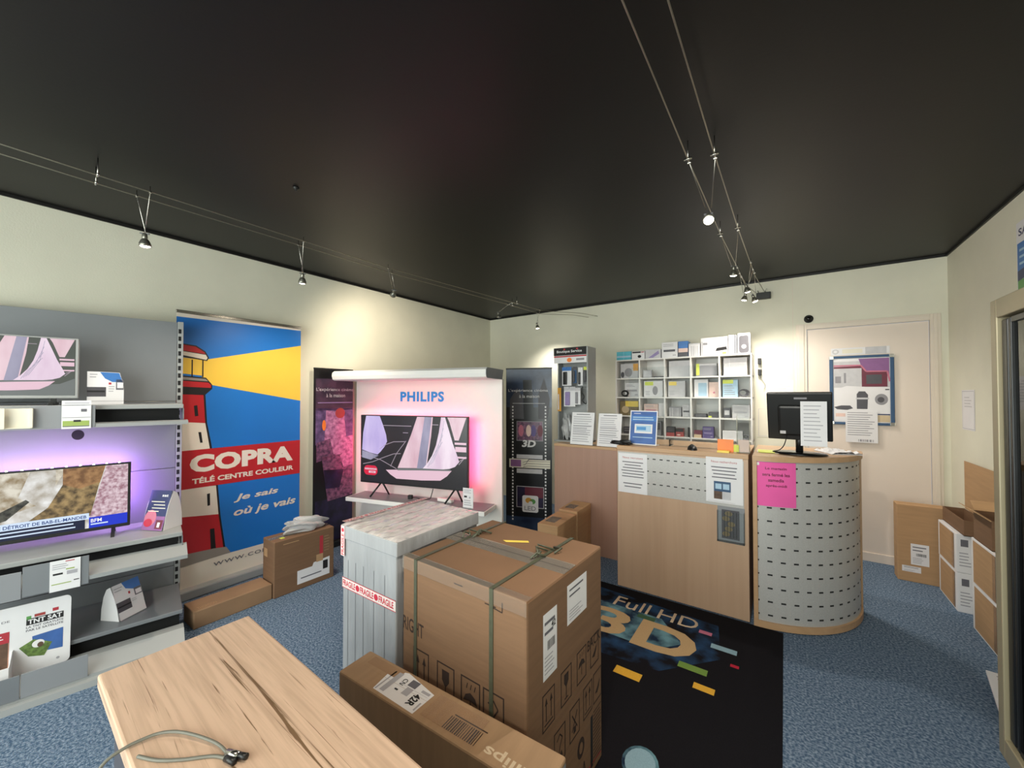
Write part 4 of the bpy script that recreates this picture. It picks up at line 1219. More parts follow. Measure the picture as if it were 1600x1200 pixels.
c.rect(-.128, .795, .145, .835, 'c_greylt', 5); c.rect(-.126, .645, .142, .69, 'c_greylt', 5)
c.rect(-.205, .70, .222, .79, 'paper_ivory', 6); c.rect(-.19, .71, -.08, .78, 'c_plum', 7); c.poly([(-.06, .70), (.0, .79), (.22, .79), (.22, .785), (.005, .785)], 'c_greydk', 7)
for z in (.72, .745, .77):
    c.line([(-.06, z - .015), (-.01, z), (.22, z)], .004, 'c_greydk', 7)
c.frame(-.128, .295, .158, .512, .006, 'c_greylt', 5); c.rect(-.122, .30, .152, .506, 'banner_deep', 4); c.rect(-.04, .40, .15, .505, 'c_maroon', 5)
c.poly(rr(-.067, .25, .10, .42, .02), 'paper', 6)
c.ell(.0, .37, .035, .028, 'c_amber', 7); c.ell(.04, .36, .032, .026, 'c_green', 7); c.ell(.02, .345, .022, .018, 'paper', 8)
c.text('LED', -.045, .268, .075, .312, 'c_greymd', 7, bold=.01)
mb.build('printed_sheet', t)
MB().box(-0.242, 0.242, -0.005, 0.01, 1.712, 1.725, 'black_plastic', 0.003).build('top_rail', t)
MB().box(-0.245, 0.245, -0.055, 0.055, 0.0, 0.06, 'steel_grey', 0.012).build('base_cassette', t)

# ================================================================== COUNTER
def slots(c, x0, x1, zs, n):
    for z in zs:
        for k in range(n):
            x = x0 + (x1 - x0) * (k + .5) / n
            c.rect(x - .011, z - .0035, x + .011, z + .0035, 'slot_black', 1)
t = thing('counter', 'low pinkish wooden counter wing behind the slim boxes', 'counter', (-1.83, 3.33, 0.0), 0)
MB().box(0, 0.62, 0.006, 0.028, 0, 0.955, 'maple_pink').box(0, 0.02, 0.028, 0.50, 0, 0.955, 'maple_pink').box(0.60, 0.62, 0.028, 0.50, 0, 0.955, 'maple_pink').build('front_panel', t)
MB().box(-0.005, 0.62, 0.0, 0.53, 0.955, 0.98, 'maple_edge', 0.003).build('worktop', t)
t = thing('counter', 'straight maple shop counter with a grey slotted strip along its top front', 'counter', (-1.05, 2.9, 0.0), 0)
MB().box(0, 0.857, 0, 0.03, 0.006, 1.03, 'maple', 0.002).box(0, 0.02, 0.03, 0.55, 0.006, 1.03, 'maple').box(0.837, 0.857, 0.03, 0.55, 0.006, 1.03, 'maple').build('front_panel', t)
MB().box(-0.002, 0.859, -0.004, 0.60, 1.03, 1.062, 'maple_edge', 0.004).build('worktop', t)
mb = MB().box(0.006, 0.832, -0.003, 0.0, 0.715, 1.018, 'perforated', 0.001)
slots(Cv(mb, (0, -0.003, 0)), 0.01, 0.83, (0.80, 0.89, 0.98), 17)
mb.build('slotted_panel', t)

t = thing('counter', 'rounded counter end clad in grey slotted sheet with maple rims', 'counter', (-0.17, 3.5, 0.0), 0)
A_, B_, N_ = 0.585, 0.62, 28
def arc(a, b, n=N_):
    return [(a * math.sin(k / n * math.pi / 2), -b * math.cos(k / n * math.pi / 2)) for k in range(n + 1)]
def ringseg(mb, ao, bo, ai, bi, z0, z1, mat):
    o, i = arc(ao, bo), arc(ai, bi)
    n = len(o)
    vs = [(x, y, z0) for x, y in o] + [(x, y, z1) for x, y in o] + [(x, y, z0) for x, y in i] + [(x, y, z1) for x, y in i]
    fs = []
    for k in range(n - 1):
        fs += [(k, k + 1, n + k + 1, n + k), (2 * n + k + 1, 2 * n + k, 3 * n + k, 3 * n + k + 1), (n + k, n + k + 1, 3 * n + k + 1, 3 * n + k), (k + 1, k, 2 * n + k, 2 * n + k + 1)]
    fs += [(0, n, 3 * n, 2 * n), (n - 1, 3 * n - 1, 4 * n - 1, 2 * n - 1)]
    mb.add(vs, fs, mat, False)
mb = MB()
ringseg(mb, A_ - .012, B_ - .012, A_ - .03, B_ - .03, .04, 1.04, 'perforated')
for z in [0.085 + k * 0.0825 for k in range(12)]:
    P = arc(A_ - .0112, B_ - .0112, 26)
    for k in range(0, 26, 2):
        (xa, ya), (xb, yb) = P[k], P[k + 1]
        xa, ya, xb, yb = xa + (xb - xa) * .12, ya + (yb - ya) * .12, xb - (xb - xa) * .12, yb - (yb - ya) * .12
        mb.add([(xa, ya, z - .005), (xb, yb, z - .005), (xb, yb, z + .005), (xa, ya, z + .005)], [(0, 1, 2, 3)], 'slot_black')
mb.build('slotted_panel', t)
mb = MB()
mb.prism([(0, 0)] + arc(A_, B_), 0.006, 0.045, 'maple_edge', 'z')
mb.build('base_rim', t)
mb = MB()
mb.prism([(0, 0.02)] + arc(A_ + .006, B_ + .006) + [(A_ + .006, 0.02)], 1.032, 1.064, 'maple_edge', 'z')
mb.build('worktop', t)
MB().box(0.0, 0.024, -B_, -B_ + .03, 0.045, 1.032, 'maple_edge', 0.002).build('edge_post', t)
MB().box(A_ - 0.03, A_, -0.03, 0.0, 0.045, 1.032, 'maple_edge', 0.002).build('edge_post', t)
MB().box(0.0, A_ - .03, -0.02, 0.0, 0.045, 1.032, 'maple').box(0.0, 0.02, -B_ + .03, -0.02, .045, 1.032, 'maple').build('side_panel', t)

# notices on the counter fronts
def notice(label, O, X, w, h, draw, cat='notice', mat='paper', name='paper_notice'):
    t = thing(name, label, cat, O, math.degrees(math.atan2(X[1], X[0])))
    mb = MB().box(0, w, -0.0012, 0, 0, h, mat)
    draw(Cv(mb, (0, -0.0013, 0), step=0.0003), w, h)
    mb.build('sheet', t)
    return t
def draw_a(c, w, h):
    c.text('Nous recrutons', w * .15, h * .87, w * .85, h * .92, 'ink_red', 1)
    c.lines(w * .08, h * .38, w * .92, h * .82, 6, 'ink', 1, .3, .35, True)
    c.lines(w * .15, h * .12, w * .85, h * .28, 2, 'ink', 1, .3, .4, True)
def draw_b(c, w, h):
    c.text('Nous recherchons', w * .15, h * .88, w * .85, h * .93, 'ink_red', 1)
    c.lines(w * .08, h * .52, w * .92, h * .82, 4, 'ink', 1, .3, .3, True)
    c.rect(w * .22, h * .08, w * .68, h * .47, 'frame_blue', 1); c.rect(w * .26, h * .30, w * .43, h * .42, 'c_palebl', 2); c.rect(w * .47, h * .30, w * .64, h * .42, 'c_palebl', 2)
    c.rect(w * .22, h * .08, w * .45, h * .25, 'photo_brown', 2); c.rect(w * .45, h * .08, w * .68, h * .25, 'c_greylt', 2)
    c.rect(w * .05, h * .02, w * .8, h * .025, 'ink_soft', 1)
notice('white notice sheet at the left end of the grey counter strip', (-1.037, 2.8965, 0.715), (1, 0), 0.213, 0.292, draw_a)
notice('white notice sheet with small picture at the right end of the grey counter strip', (-0.437, 2.8965, 0.735), (1, 0), 0.214, 0.297, draw_b)
t = thing('leaflet_holder', 'clear plastic leaflet holder screwed to the straight counter front', 'holder', (-0.370, 2.9, 0.490), 0)
MB().box(0, 0.155, -0.004, -0.001, 0, 0.225, 'card_grey').box(0.0, 0.155, -0.028, -0.004, 0, 0.006, 'plexi').build('back_plate', t)
mb = MB().box(0.025, 0.125, -0.010, -0.006, 0.02, 0.205, 'c_greydk'); c = Cv(mb, (0, -0.0102, 0))
for k in range(5):
    c.ell(.05 + .015 * (k % 3), .05 + .033 * k, .022, .016, 'c_brown', 1)
    c.rect(.04 + .017 * k, .03, .043 + .017 * k, .195, 'ink_black', 2)
mb.build('leaflet', t)
MB().box(0, 0.155, -0.031, -0.028, 0, 0.20, 'plexi').box(0.0, 0.004, -0.028, -0.004, 0, 0.2, 'plexi').box(0.151, 0.155, -0.028, -0.004, 0, 0.2, 'plexi').build('clear_pocket', t)
# pink sheet follows the curve of the rounded end
t = thing('paper_notice', 'bright pink notice sheet taped to the rounded counter end', 'notice', (-0.17, 3.5, 0.755), 0)
def bend(mb, x0):
    """lay a flat drawing (x across, y out, z up) onto the elliptical counter front"""
    mb.v = [(x0 + x, -(B_ - .0105) * math.sqrt(1 - ((x0 + x) / (A_ - .0105)) ** 2) + y, z) for x, y, z in mb.v]
    return mb
mb = MB()
for k in range(10):
    mb.box(.02 * k, .02 * (k + 1), -.0016, -.0008, 0, .272, 'paper_pink')
c = Cv(mb, (0, -0.0017, 0), step=0.0003)
c.rect(0.0, .215, .2, .2155, 'c_rosy', 1)
for w_, xa, xb, z in (('Le magasin', .045, .155, .222), ('sera fermé les', .03, .17, .186), ('samedis', .06, .14, .152), ('après-midi', .048, .155, .116)):
    c.text(w_, xa, z, xb, z + .020, 'c_maroon', 2, bold=.02)
bend(mb, .022).build('sheet', t)
bend(MB().box(-.012, .012, -.003, -.002, .250, .268, 'paper'), .024).build('tape_piece', t)

# ================================================================== ON THE COUNTER
def easel(label, x, y, z, w, h, rz, draw, mat='paper', name='sign_holder'):
    """sloping acrylic sign holder with a printed sheet and a rear foot"""
    t = thing(name, label, 'sign holder', (x, y, z), rz)
    mb = MB()
    mb.prism([(0, 0), (0.055, h), (0.058, h), (0.003, 0)], 0, w, 'plexi', 'x').prism([(0, 0), (0.09, 0), (0.09, .003), (0, .003)], 0, w, 'plexi', 'x')
    mb.build('acrylic_stand', t)
    L = math.hypot(.055, h)
    mb = MB()
    c = Cv(mb, (0, 0, 0), (1, 0, 0), (0, .055 / L, h / L), 0.0005)
    c.O = c.O + c.N * 0.0006
    c.rect(.004, .004, w - .004, L - .004, mat, 1)
    c.step = 0.0004
    draw(c, w, L)
    mb.build('printed_sheet', t)
    return t
def txt(n, title=True):
    def f(c, w, h):
        if title:
            c.lines(w * .2, h * .9, w * .8, h * .95, 1, 'ink', 2, .4, .1, True)
        c.lines(w * .1, h * .08, w * .9, h * .88, n, 'ink_soft', 2, .3, .3)
        c.lines(w * .1, h * .3, w * .9, h * .6, n // 3, 'ink', 2, .12, .3)
    return f
def bluesheet(c, w, h):
    c.rect(.012, .012, w - .012, h - .012, 'photo_blue', 2); c.rect(.012, h * .68, w - .012, h * .84, 'c_blue', 3)
    c.lines(w * .12, h * .70, w * .9, h * .82, 2, 'c_palebl', 4, .45, .1)
    c.rect(w * .2, h * .34, w * .82, h * .60, 'paper', 4); c.rect(w * .25, h * .39, w * .77, h * .56, 'c_palebl', 5); c.rect(w * .28, h * .43, w * .6, h * .52, 'photo_sky', 6)
    c.lines(w * .15, h * .88, w * .4, h * .92, 1, 'paper', 4); c.lines(w * .15, h * .2, w * .85, h * .25, 1, 'c_palebl', 4, .4, .1)
easel('white text sheet in a sloping stand on the left end of the counter wing', -1.672, 3.345, 0.9805, 0.235, 0.305, 0, txt(12))
easel('white text sheet in a sloping stand, right one on the counter wing', -1.403, 3.345, 0.9805, 0.225, 0.30, 0, txt(13))
easel('blue printed sheet in a clear stand on the straight counter', -0.993, 2.985, 1.0625, 0.215, 0.265, 0, bluesheet)
t = thing('black_pouch', 'small black zip pouch beside the blue sheet on the counter', 'pouch', (-1.03, 2.945, 1.0625), 4)
bag('p', 11, 0.075, 0.022, 0.019, 'black_plastic').build('pouch_body', t)
t = thing('computer_mouse', 'black computer mouse on the straight counter top', 'mouse', (-0.53, 2.95, 1.0625), 20)
mb = MB()
vs, fs, nn, mm = [], [], 14, 7
for i in range(mm + 1):
    f_ = i / mm * math.pi / 2
    for k in range(nn):
        a = 2 * math.pi * k / nn
        vs.append((.032 * math.cos(f_) * math.cos(a), .05 * math.cos(f_) * math.sin(a), .034 * math.sin(f_) * (1 + .15 * math.sin(a))))
for i in range(mm):
    for k in range(nn):
        fs.append((i * nn + k, i * nn + (k + 1) % nn, (i + 1) * nn + (k + 1) % nn, (i + 1) * nn + k))
mb.add(vs, fs, 'black_plastic', True)
mb.build('mouse_shell', t)
MB().box(-.003, .003, .015, .032, .031, .036, 'grey_plastic', .001).build('scroll_wheel', t)
t = thing('cable', 'thin dark cable hanging over the joint of the counter wing', 'cable', (-1.13, 3.32, 0.985))
MB().tube(spline([(.06, .03, .0), (.03, -.02, .006), (-.01, -.03, -.05), (-.025, -.012, -.12), (0.0, -.006, -.18), (.03, -.005, -.22)]), .0025, 'black_plastic', 6).build('lead', t)
t = thing('sticky_notes', 'orange sticky note over a yellow pad on the counter edge', 'sticky notes', (-0.375, 2.905, 1.0625), 0)
MB().box(0.004, .075, .0, .072, 0, .012, 'c_yellow', .001).build('note_pad', t, label='yellow pad')
MB().box(0.0, .095, .055, .057, .004, .088, 'c_orange', .0005, Matrix.Rotation(R(-4), 4, 'X')).build('note', t, label='orange note')
MB().box(.09, .125, .062, .064, .004, .05, 'c_lime', .0005).build('note', t, label='lime green note')
t = thing('paper_sheets', 'loose white and yellow sheets left of the monitor foot', 'papers', (-0.155, 3.05, 1.0645), 0)
MB().box(0, .13, .0, .16, 0, .003, 'paper_ivory').box(.01, .10, -.02, .12, .003, .006, 'c_lime', 0, Matrix.Rotation(R(4), 4, 'Z')).build('sheets', t)
t = thing('paper_sheets', 'crumpled white papers on the rounded counter right of the monitor', 'papers', (0.245, 3.19, 1.0645), 25)
mb = MB()
rnd = random.Random(9)
n = 8
vs = [(.17 * i / n, .20 * j / n, .004 + (.022 * rnd.random() if 0 < i < n else .0)) for i in range(n + 1) for j in range(n + 1)]
mb.add(vs, [(i * (n + 1) + j, (i + 1) * (n + 1) + j, (i + 1) * (n + 1) + j + 1, i * (n + 1) + j + 1) for i in range(n) for j in range(n)], 'paper')
mb.box(0, .17, 0, .20, 0, .003, 'paper')
mb.build('sheets', t)

# monitor seen from behind
t = thing('computer_monitor', 'black computer monitor seen from behind on the rounded counter', 'monitor', (0.075, 3.11, 1.0645), -5)
bz = 0.09
tilt = Matrix.Translation((0, -0.02, bz)) @ Matrix.Rotation(R(14), 4, 'X')
mb = MB().box(-0.165, 0.168, 0.0, 0.035, 0.0, 0.310, 'black_plastic', 0.006, tilt)
mb.box(-0.105, 0.105, -0.03, 0.002, 0.035, 0.235, 'black_plastic', 0.015, tilt)
mb.build('casing', t)
mb = MB(); c = Cv(mb, tilt @ Vector((0, -0.0005, 0)), (1, 0, 0), tilt.to_3x3() @ Vector((0, 0, 1)))
c.rect(-.02, .270, .045, .282, 'c_greymd', 1)
c.O = tilt @ Vector((0, -.0305, 0)); c.rect(-.095, .05, -.065, .07, 'c_greylt', 1)
mb.build('rear_badge', t)
MB().box(-0.155, 0.158, 0.0352, 0.0362, 0.015, 0.295, 'black_gloss', 0, tilt).build('screen', t)
MB().tube([(0, 0.01, .015), (0, 0.0, .14)], 0.02, 'black_plastic', 12).build('stand_neck', t)
MB().lathe([(0.140, 0), (0.146, .006), (0.138, .012), (0.04, .018)], 'black_gloss', 32, Matrix.Diagonal((1, .72, 1, 1))).build('stand_foot', t)
MB().tube(spline([(-.06, -.02, .13), (-.075, -.05, .06), (-.10, -.06, .025), (-.14, -.03, .008)]), .003, 'black_plastic', 6).build('cable', t)

notice('narrow white text sheet hanging from the back of the computer monitor', (0.079, 2.984, 1.132), (1, 0), .128, .272, lambda c, w, h: (c.lines(w * .12, h * .08, w * .88, h * .94, 10, 'ink_soft', 1, .22, .35)))

# clear screen standing on the counter
t = thing('counter_screen', 'clear plexiglass screen standing on the counter before the white cubby shelf', 'screen', (-1.03, 3.12, 1.0625), 0)
MB().box(0.0, 0.83, 0, 0.004, 0.0, 0.60, 'plexi').build('clear_sheet', t)
for x in (0.32, 0.72):
    MB().box(x, x + .006, -0.06, 0.07, 0.0, 0.05, 'plexi').build('foot', t)
t = thing('paper_holder', 'clear upright leaflet pocket at the right end of the straight counter', 'holder', (-0.262, 3.0, 1.0625), 0)
MB().box(0, .075, 0, .003, 0, .27, 'plexi').box(0, .075, -.035, -.032, 0, .20, 'plexi').box(0, .003, -.032, 0, 0, .24, 'plexi').box(.072, .075, -.032, 0, 0, .24, 'plexi').box(0, .075, -.032, 0, 0, .003, 'plexi').build('pocket', t)
MB().box(.006, .069, -.02, -.012, .004, .085, 'c_palepk').build('leaflet', t)

# ================================================================== ACCESSORY RACK
t = thing('accessory_rack', 'grey accessory rack with remote controls standing on the counter wing', 'rack', (-1.925, 3.5, 0.98), 0)
RWd, RHt, RD = 0.37, 0.94, 0.20
mb = MB().box(0.0, RWd, RD - .015, RD, 0, RHt, 'steel_light', .002)
mb.build('peg_panel', t)
MB().box(RWd - .012, RWd, 0.0, RD - .015, 0, RHt, 'steel_light', .002).build('side_panel', t)
MB().box(0, .012, 0.08, RD - .015, 0, RHt, 'steel_light', .002).build('side_panel', t)
mb = MB().box(0, RWd - .012, -.002, .012, .785, RHt, 'paper', .001)
c = Cv(mb, (0, -.0022, 0)); c.rect(0, .862, RWd - .012, .94, 'ink_black', 1)
c.text('Boutique Service', .035, .882, .31, .915, 'paper', 2, bold=.015); c.rect(.11, .915, .13, .93, 'ink_red', 2); c.rect(.25, .915, .27, .93, 'ink_red', 2)
c.rect(0, .845, RWd - .012, .858, 'ink_red', 1); c.ell(.175, .815, .026, .022, 'c_orange', 2); c.rect(.25, .808, .335, .828, 'c_greymd', 1)
mb.build('header_sign', t)
MB().box(0, RWd, 0, RD, 0, .012, 'steel_light').build('base_tray', t)
def blister(label, cx, z0, w, h, inner, top, y=0.06, body='paper', iw=.35):
    t = thing('blister_pack', label, 'blister pack', (-1.925 + cx, 3.5 + y, 0.98 + z0), random.uniform(-1.5, 1.5))
    mb = MB().box(-w / 2, w / 2, 0, .003, 0, h, body); c = Cv(mb, (0, -.0002, 0)); c.rect(-w / 2, h * .8, w / 2, h, top, 1); c.rect(-w * .03, h * .93, w * .03, h * .96, 'black_void', 2)
    mb.build('card_back', t)
    MB().box(-w * iw, w * .06, -.018, -.001, h * .06, h * .74, inner, .005).build('remote_control', t)
    MB().tube([(0, .0, h * .95), (0, (RD - .015) - y, h * .95)], .002, 'chrome', 5).build('hook', t)
blister('blister pack with a black remote under blue top on the accessory rack', .115, .56, .105, .19, 'black_plastic', 'c_blue')
blister('slim dark teal remote pack, middle of the accessory rack top row', .205, .585, .04, .165, 'c_greydk', 'c_greydk', body='frame_blue')
blister('white headset pack on the accessory rack top row', .265, .56, .05, .18, 'black_plastic', 'paper')
blister('blister pack with lime green top, right end of the accessory rack', .325, .59, .05, .155, 'c_greydk', 'c_lime', body='c_greydk')
blister('narrow orange pack at the left edge of the accessory rack', .03, .30, .04, .24, 'paper', 'c_amber', body='c_amber', iw=.2)
blister('wide white pack with lilac print, lower row of the accessory rack', .145, .35, .125, .20, 'c_lilac', 'c_greylt')
blister('grey cable pack, lower row of the accessory rack', .235, .37, .06, .17, 'c_greymd', 'c_greylt')
t = thing('hanging_cable', 'black looped cable hanging from the right of the accessory rack', 'cable', (-1.645, 3.58, 1.36), 0)
MB().tube(spline([(0, 0, .17), (-.01, 0, .12), (.015, 0, .07), (.0, -.004, .03), (.035, 0, .0), (.05, .0, .05)]), .005, 'black_plastic', 6).build('lead', t)
MB().tube([(0, 0, .165), (0, .105, .165)], .002, 'chrome', 5).build('hook', t)
t = thing('plastic_bag', 'clear plastic bag of black parts at the foot of the accessory rack', 'bag', (-1.828, 3.60, 0.993), 0)
bag('b2', 21, 0.048, 0.048, 0.14, 'plastic_film').build('bag_film', t)
MB().lathe([(.03, 0), (.035, .02), (.03, .05), (.01, .06)], 'black_plastic', 14).build('parts', t)

# ================================================================== CUBBY SHELF ON THE BACK WALL
CX0, CY, CZ0, CW, CH, CD = -1.565, 4.30, 0.80, 1.31, 1.035, 0.278
t = thing('cubby_shelf', 'white cubby shelf of square compartments fixed to the back wall', 'shelf', (CX0, CY, CZ0), 0)
cols = [0.0, 0.262, 0.526, 0.782, 1.042, 1.31]
rows = [0.0, 0.205, 0.412, 0.618, 0.828, 1.035]
mb = MB().box(0, CW, CD - .006, CD, 0, CH, 'white_plastic')
mb.build('back_panel', t)
for x in cols:
    MB().box(x - .007, x + .007, 0, CD - .006, 0, CH, 'white_plastic', .001).build('upright_board', t)
for z in rows:
    MB().box(-.007, CW + .007, .002, CD - .006, z - .007, z + .007, 'white_plastic', .001).build('shelf_board', t)
def cell(col, row, dx=0.0, dy=0.06):
    return (CX0 + cols[col] + .012 + dx, CY + dy, CZ0 + rows[4 - row] + .0075)
def carton(label, loc, w, d, h, m, draw=None, rz=0, name='small_box', group=None, cat='box'):
    t = thing(name, label, cat, loc, rz, group)
    mb = MB().box(0, w, 0, d, 0, h, m, .002)
    if draw:
        draw(Cv(mb, (0, -.0002, 0)), w, h)
    mb.build('carton', t)
    return t
def coil(label, loc, r, m='black_plastic', name='coiled_cable', rz=0):
    t = thing(name, label, 'cable', loc, rz)
    mb = MB()
    for k in range(3):
        rr_ = r * (1 - .12 * k)
        mb.tube([(rr_ + rr_ * math.cos(a / 16 * 2 * math.pi) * 1.0, .01 * k, r + rr_ * .8 * math.sin(a / 16 * 2 * math.pi)) for a in range(17)], .0055, m, 6)
    mb.build('lead', t)
    MB().box(r * .7, r * 1.5, .0, .03, .0, r * .5, m, .004).build('plug', t)
def d_tag(m1='c_lime', m2='c_greymd'):
    def f(c, w, h):
        c.rect(w * .05, h * .72, w * .5, h * .95, m1, 1); c.ell(w * .6, h * .4, w * .14, h * .28, m2, 1); c.lines(w * .08, h * .1, w * .4, h * .4, 3, 'ink_soft', 1)
    return f
def d_bar(m='ink'):
    def f(c, w, h):
        c.rect(w * .12, h * .38, w * .85, h * .52, m, 1); c.lines(w * .1, h * .7, w * .8, h * .9, 2, 'ink_soft', 1); c.rect(w * .7, h * .12, w * .9, h * .18, 'ink_soft', 1)
    return f
def d_dot(m='ink_black', m2='ink_red'):
    def f(c, w, h):
        c.rect(w * .05, h * .78, w * .7, h * .95, m, 1); c.rect(w * .72, h * .82, w * .95, h * .92, m2, 1); c.ell(w * .6, h * .35, w * .14, h * .18, m, 1)
    return f
carton('white pack with orange corner in the top left cubby compartment', cell(0, 0, .02), .20, .06, .165, 'c_greylt', lambda c, w, h: (c.rect(w * .72, h * .5, w, h * .98, 'c_amber', 1), c.ell(w * .45, h * .4, w * .22, h * .3, 'c_greymd', 1), c.ell(w * .12, h * .25, w * .1, h * .2, 'c_greydk', 1)))
carton('small grey framed pack in the top row, second cubby compartment', cell(1, 0, .01), .095, .04, .085, 'c_greylt', lambda c, w, h: c.frame(.004, .004, w - .004, h - .004, .004, 'c_greymd', 1))
carton('flat black strip in the top row, second cubby compartment', cell(1, 0, .12), .11, .05, .014, 'c_greydk')
carton('large pale translucent box in the top row, third cubby compartment', cell(2, 0, .02), .21, .10, .17, 'c_greylt', lambda c, w, h: c.frame(.004, .004, w - .004, h - .004, .003, 'paper', 1))
carton('long grey device box in the top row, fourth cubby compartment', cell(3, 0, .03), .19, .09, .13, 'c_greylt', lambda c, w, h: (c.rect(0, 0, w, h * .8, 'c_greymd', 1), c.rect(w * .2, h * .8, w * .9, h * .86, 'ink_soft', 1), c.rect(0, h * .1, w * .16, h, 'c_lime', 2)))
carton('wide pale box in the top right cubby compartment', cell(4, 0, .02), .20, .12, .175, 'c_beige', lambda c, w, h: (c.rect(0, 0, w, h, 'c_greylt', 1), c.line([(w * .25, 0), (w * .25, h)], .003, 'paper', 2)))
carton('white pack behind cables in the second row, left cubby compartment', cell(0, 1, .05, .12), .16, .05, .16, 'paper', d_bar('ink_soft'))
coil('dark coiled cable lying in the second row, left cubby compartment', cell(0, 1, .04, .03), .04)
carton('white pack with lime tag and grey cable in the second row of the cubby', cell(1, 1, .02), .20, .06, .175, 'paper', d_tag('c_lime', 'c_greymd'))
carton('pale pack with yellow tag in the second row, third cubby compartment', cell(2, 1, .01), .17, .06, .17, 'c_greylt', d_tag('c_yellow', 'c_greylt'))
carton('white and pale blue box standing in for reflections in the second row, fourth cubby compartment', cell(3, 1, .01), .13, .08, .18, 'paper', lambda c, w, h: c.rect(w * .3, h * .05, w * .9, h * .8, 'c_palebl', 1))  # invented box, its pale colours imitate reflections on the clear screen
carton('pale peach card box in the second row, fourth cubby compartment', cell(3, 1, .145), .095, .08, .15, 'c_palepk', lambda c, w, h: c.ell(w * .5, h * .3, .01, .01, 'c_rosy', 1))
carton('white box with lime top in the second row, right cubby compartment', cell(4, 1, .01), .13, .08, .17, 'c_palebl', lambda c, w, h: (c.rect(0, h * .78, w * .7, h, 'c_lime', 1), c.lines(w * .1, h * .1, w * .9, h * .7, 5, 'c_greymd', 1)))
coil('grey coiled cable standing in the second row, right cubby compartment', cell(4, 1, .15, .05), .042, 'c_greydk')
carton('brown and yellow packet in the third row, left cubby compartment', cell(0, 2, .01), .21, .06, .16, 'c_brown', lambda c, w, h: (c.rect(w * .3, h * .6, w, h, 'c_yellow', 1), c.ell(w * .3, h * .4, w * .2, h * .25, 'c_beige', 2)))
carton('pale pink pack in the third row, second cubby compartment', cell(1, 2, .02), .15, .05, .13, 'c_palepk', d_bar('c_rosy'))
carton('small white card box in the third row, second cubby compartment', cell(1, 2, .175), .06, .05, .14, 'paper')
carton('grey striped pack in the third row, third cubby compartment', cell(2, 2, .02), .12, .06, .10, 'c_greymd', lambda c, w, h: c.bars(0, 0, w, h * .9, 9, 'c_greylt', 1))
carton('white and grey pack in the third row, third cubby compartment', cell(2, 2, .15), .08, .06, .125, 'c_greylt', d_bar('c_greydk'))
carton('flat black receiver in the third row, fourth cubby compartment', cell(3, 2, .01), .11, .10, .035, 'c_greydk', lambda c, w, h: c.rect(w * .02, h * .1, w * .1, h * 1.0, 'ink_black', 1), name='receiver', cat='receiver')
carton('dark grey receiver with green foot in the third row, fourth cubby compartment', cell(3, 2, .14), .10, .10, .055, 'c_greydk', lambda c, w, h: c.rect(0, 0, w * .3, h * .3, 'c_lime', 1), name='receiver', cat='receiver')
carton('black and white pack in the third row, right cubby compartment', cell(4, 2, .015), .06, .06, .10, 'c_greydk', lambda c, w, h: c.rect(w * .15, h * .3, w * .85, h * .75, 'c_greylt', 1))
carton('pale grey pack in the third row, right cubby compartment', cell(4, 2, .09), .15, .07, .13, 'c_greylt', d_bar('ink_soft'))
carton('black adapter box in the bottom row, left cubby compartment', cell(0, 3, .05), .10, .07, .075, 'c_greydk', d_bar('c_greymd'))
carton('small white adapter box in the bottom row, left cubby compartment', cell(0, 3, .16), .08, .07, .06, 'paper', d_bar('c_greymd'))
carton('tall grey pack in the bottom row, second cubby compartment', cell(1, 3, .11), .09, .07, .15, 'c_greymd', lambda c, w, h: (c.rect(w * .2, h * .4, w * .9, h * .9, 'c_greydk', 1)))
carton('black and red remote control pack in the bottom row, third cubby compartment', cell(2, 3, .0, .02), .08, .06, .10, 'ink_black', lambda c, w, h: (c.rect(0, 0, w, h * .4, 'c_redbox', 1), c.bars(.0, h * .5, w, h * .9, 5, 'c_greydk', 1)))
carton('dark red box in the bottom row, third cubby compartment', cell(2, 3, .09, .03), .075, .06, .085, 'c_redbox', lambda c, w, h: (c.rect(0, h * .6, w, h, 'ink_black', 1), c.rect(w * .2, h * .15, w * .6, h * .3, 'c_palepk', 1)))
carton('narrow black antenna stick in the bottom row, third cubby compartment', cell(2, 3, .205, .04), .02, .02, .10, 'ink_black', None, 10, 'antenna', None, 'antenna')
carton('beige and dark box in the bottom row, fourth cubby compartment', cell(3, 3, .01, .03), .075, .06, .075, 'c_maroon', lambda c, w, h: c.rect(0, 0, w * .9, h * .45, 'c_beige', 1))
carton('violet blue box in the bottom row, fourth cubby compartment', cell(3, 3, .09, .03), .10, .07, .115, 'c_purple', d_bar('c_lilac'))
carton('plain white box in the bottom right cubby compartment', cell(4, 3, .01, .02), .17, .10, .085, 'paper')
coil('small grey cable bundle in the bottom right cubby compartment', cell(4, 3, .172, .05), .03, 'c_greymd')
ZT = CZ0 + CH + .0075
def ontop(label, x0, x1, h, m, draw=None, d=.12):
    carton(label, (x0, CY + .04, ZT), x1 - x0, d, h, m, draw)
ontop('teal box on top of the cubby shelf, at its left end', -1.572, -1.405, .095, 'c_teal', lambda c, w, h: (c.rect(0, h * .3, w, h * .5, 'c_palebl', 1), c.line([(w * .5, 0), (w * .5, h)], .003, 'c_palebl', 2)))
ontop('white box with black bar, second from left on top of the cubby shelf', -1.398, -1.255, .09, 'paper', d_dot())
ontop('grey and white box, third from left on top of the cubby shelf', -1.248, -1.085, .10, 'c_greylt', lambda c, w, h: (c.poly([(w * .2, h * .1), (w * .85, h * .85), (w * .9, h * .5), (w * .5, h * .1)], 'c_lilac', 1)))
ontop('taller white box with a black device picture on top of the cubby shelf', -1.075, -.915, .165, 'paper', d_bar('c_greydk'))
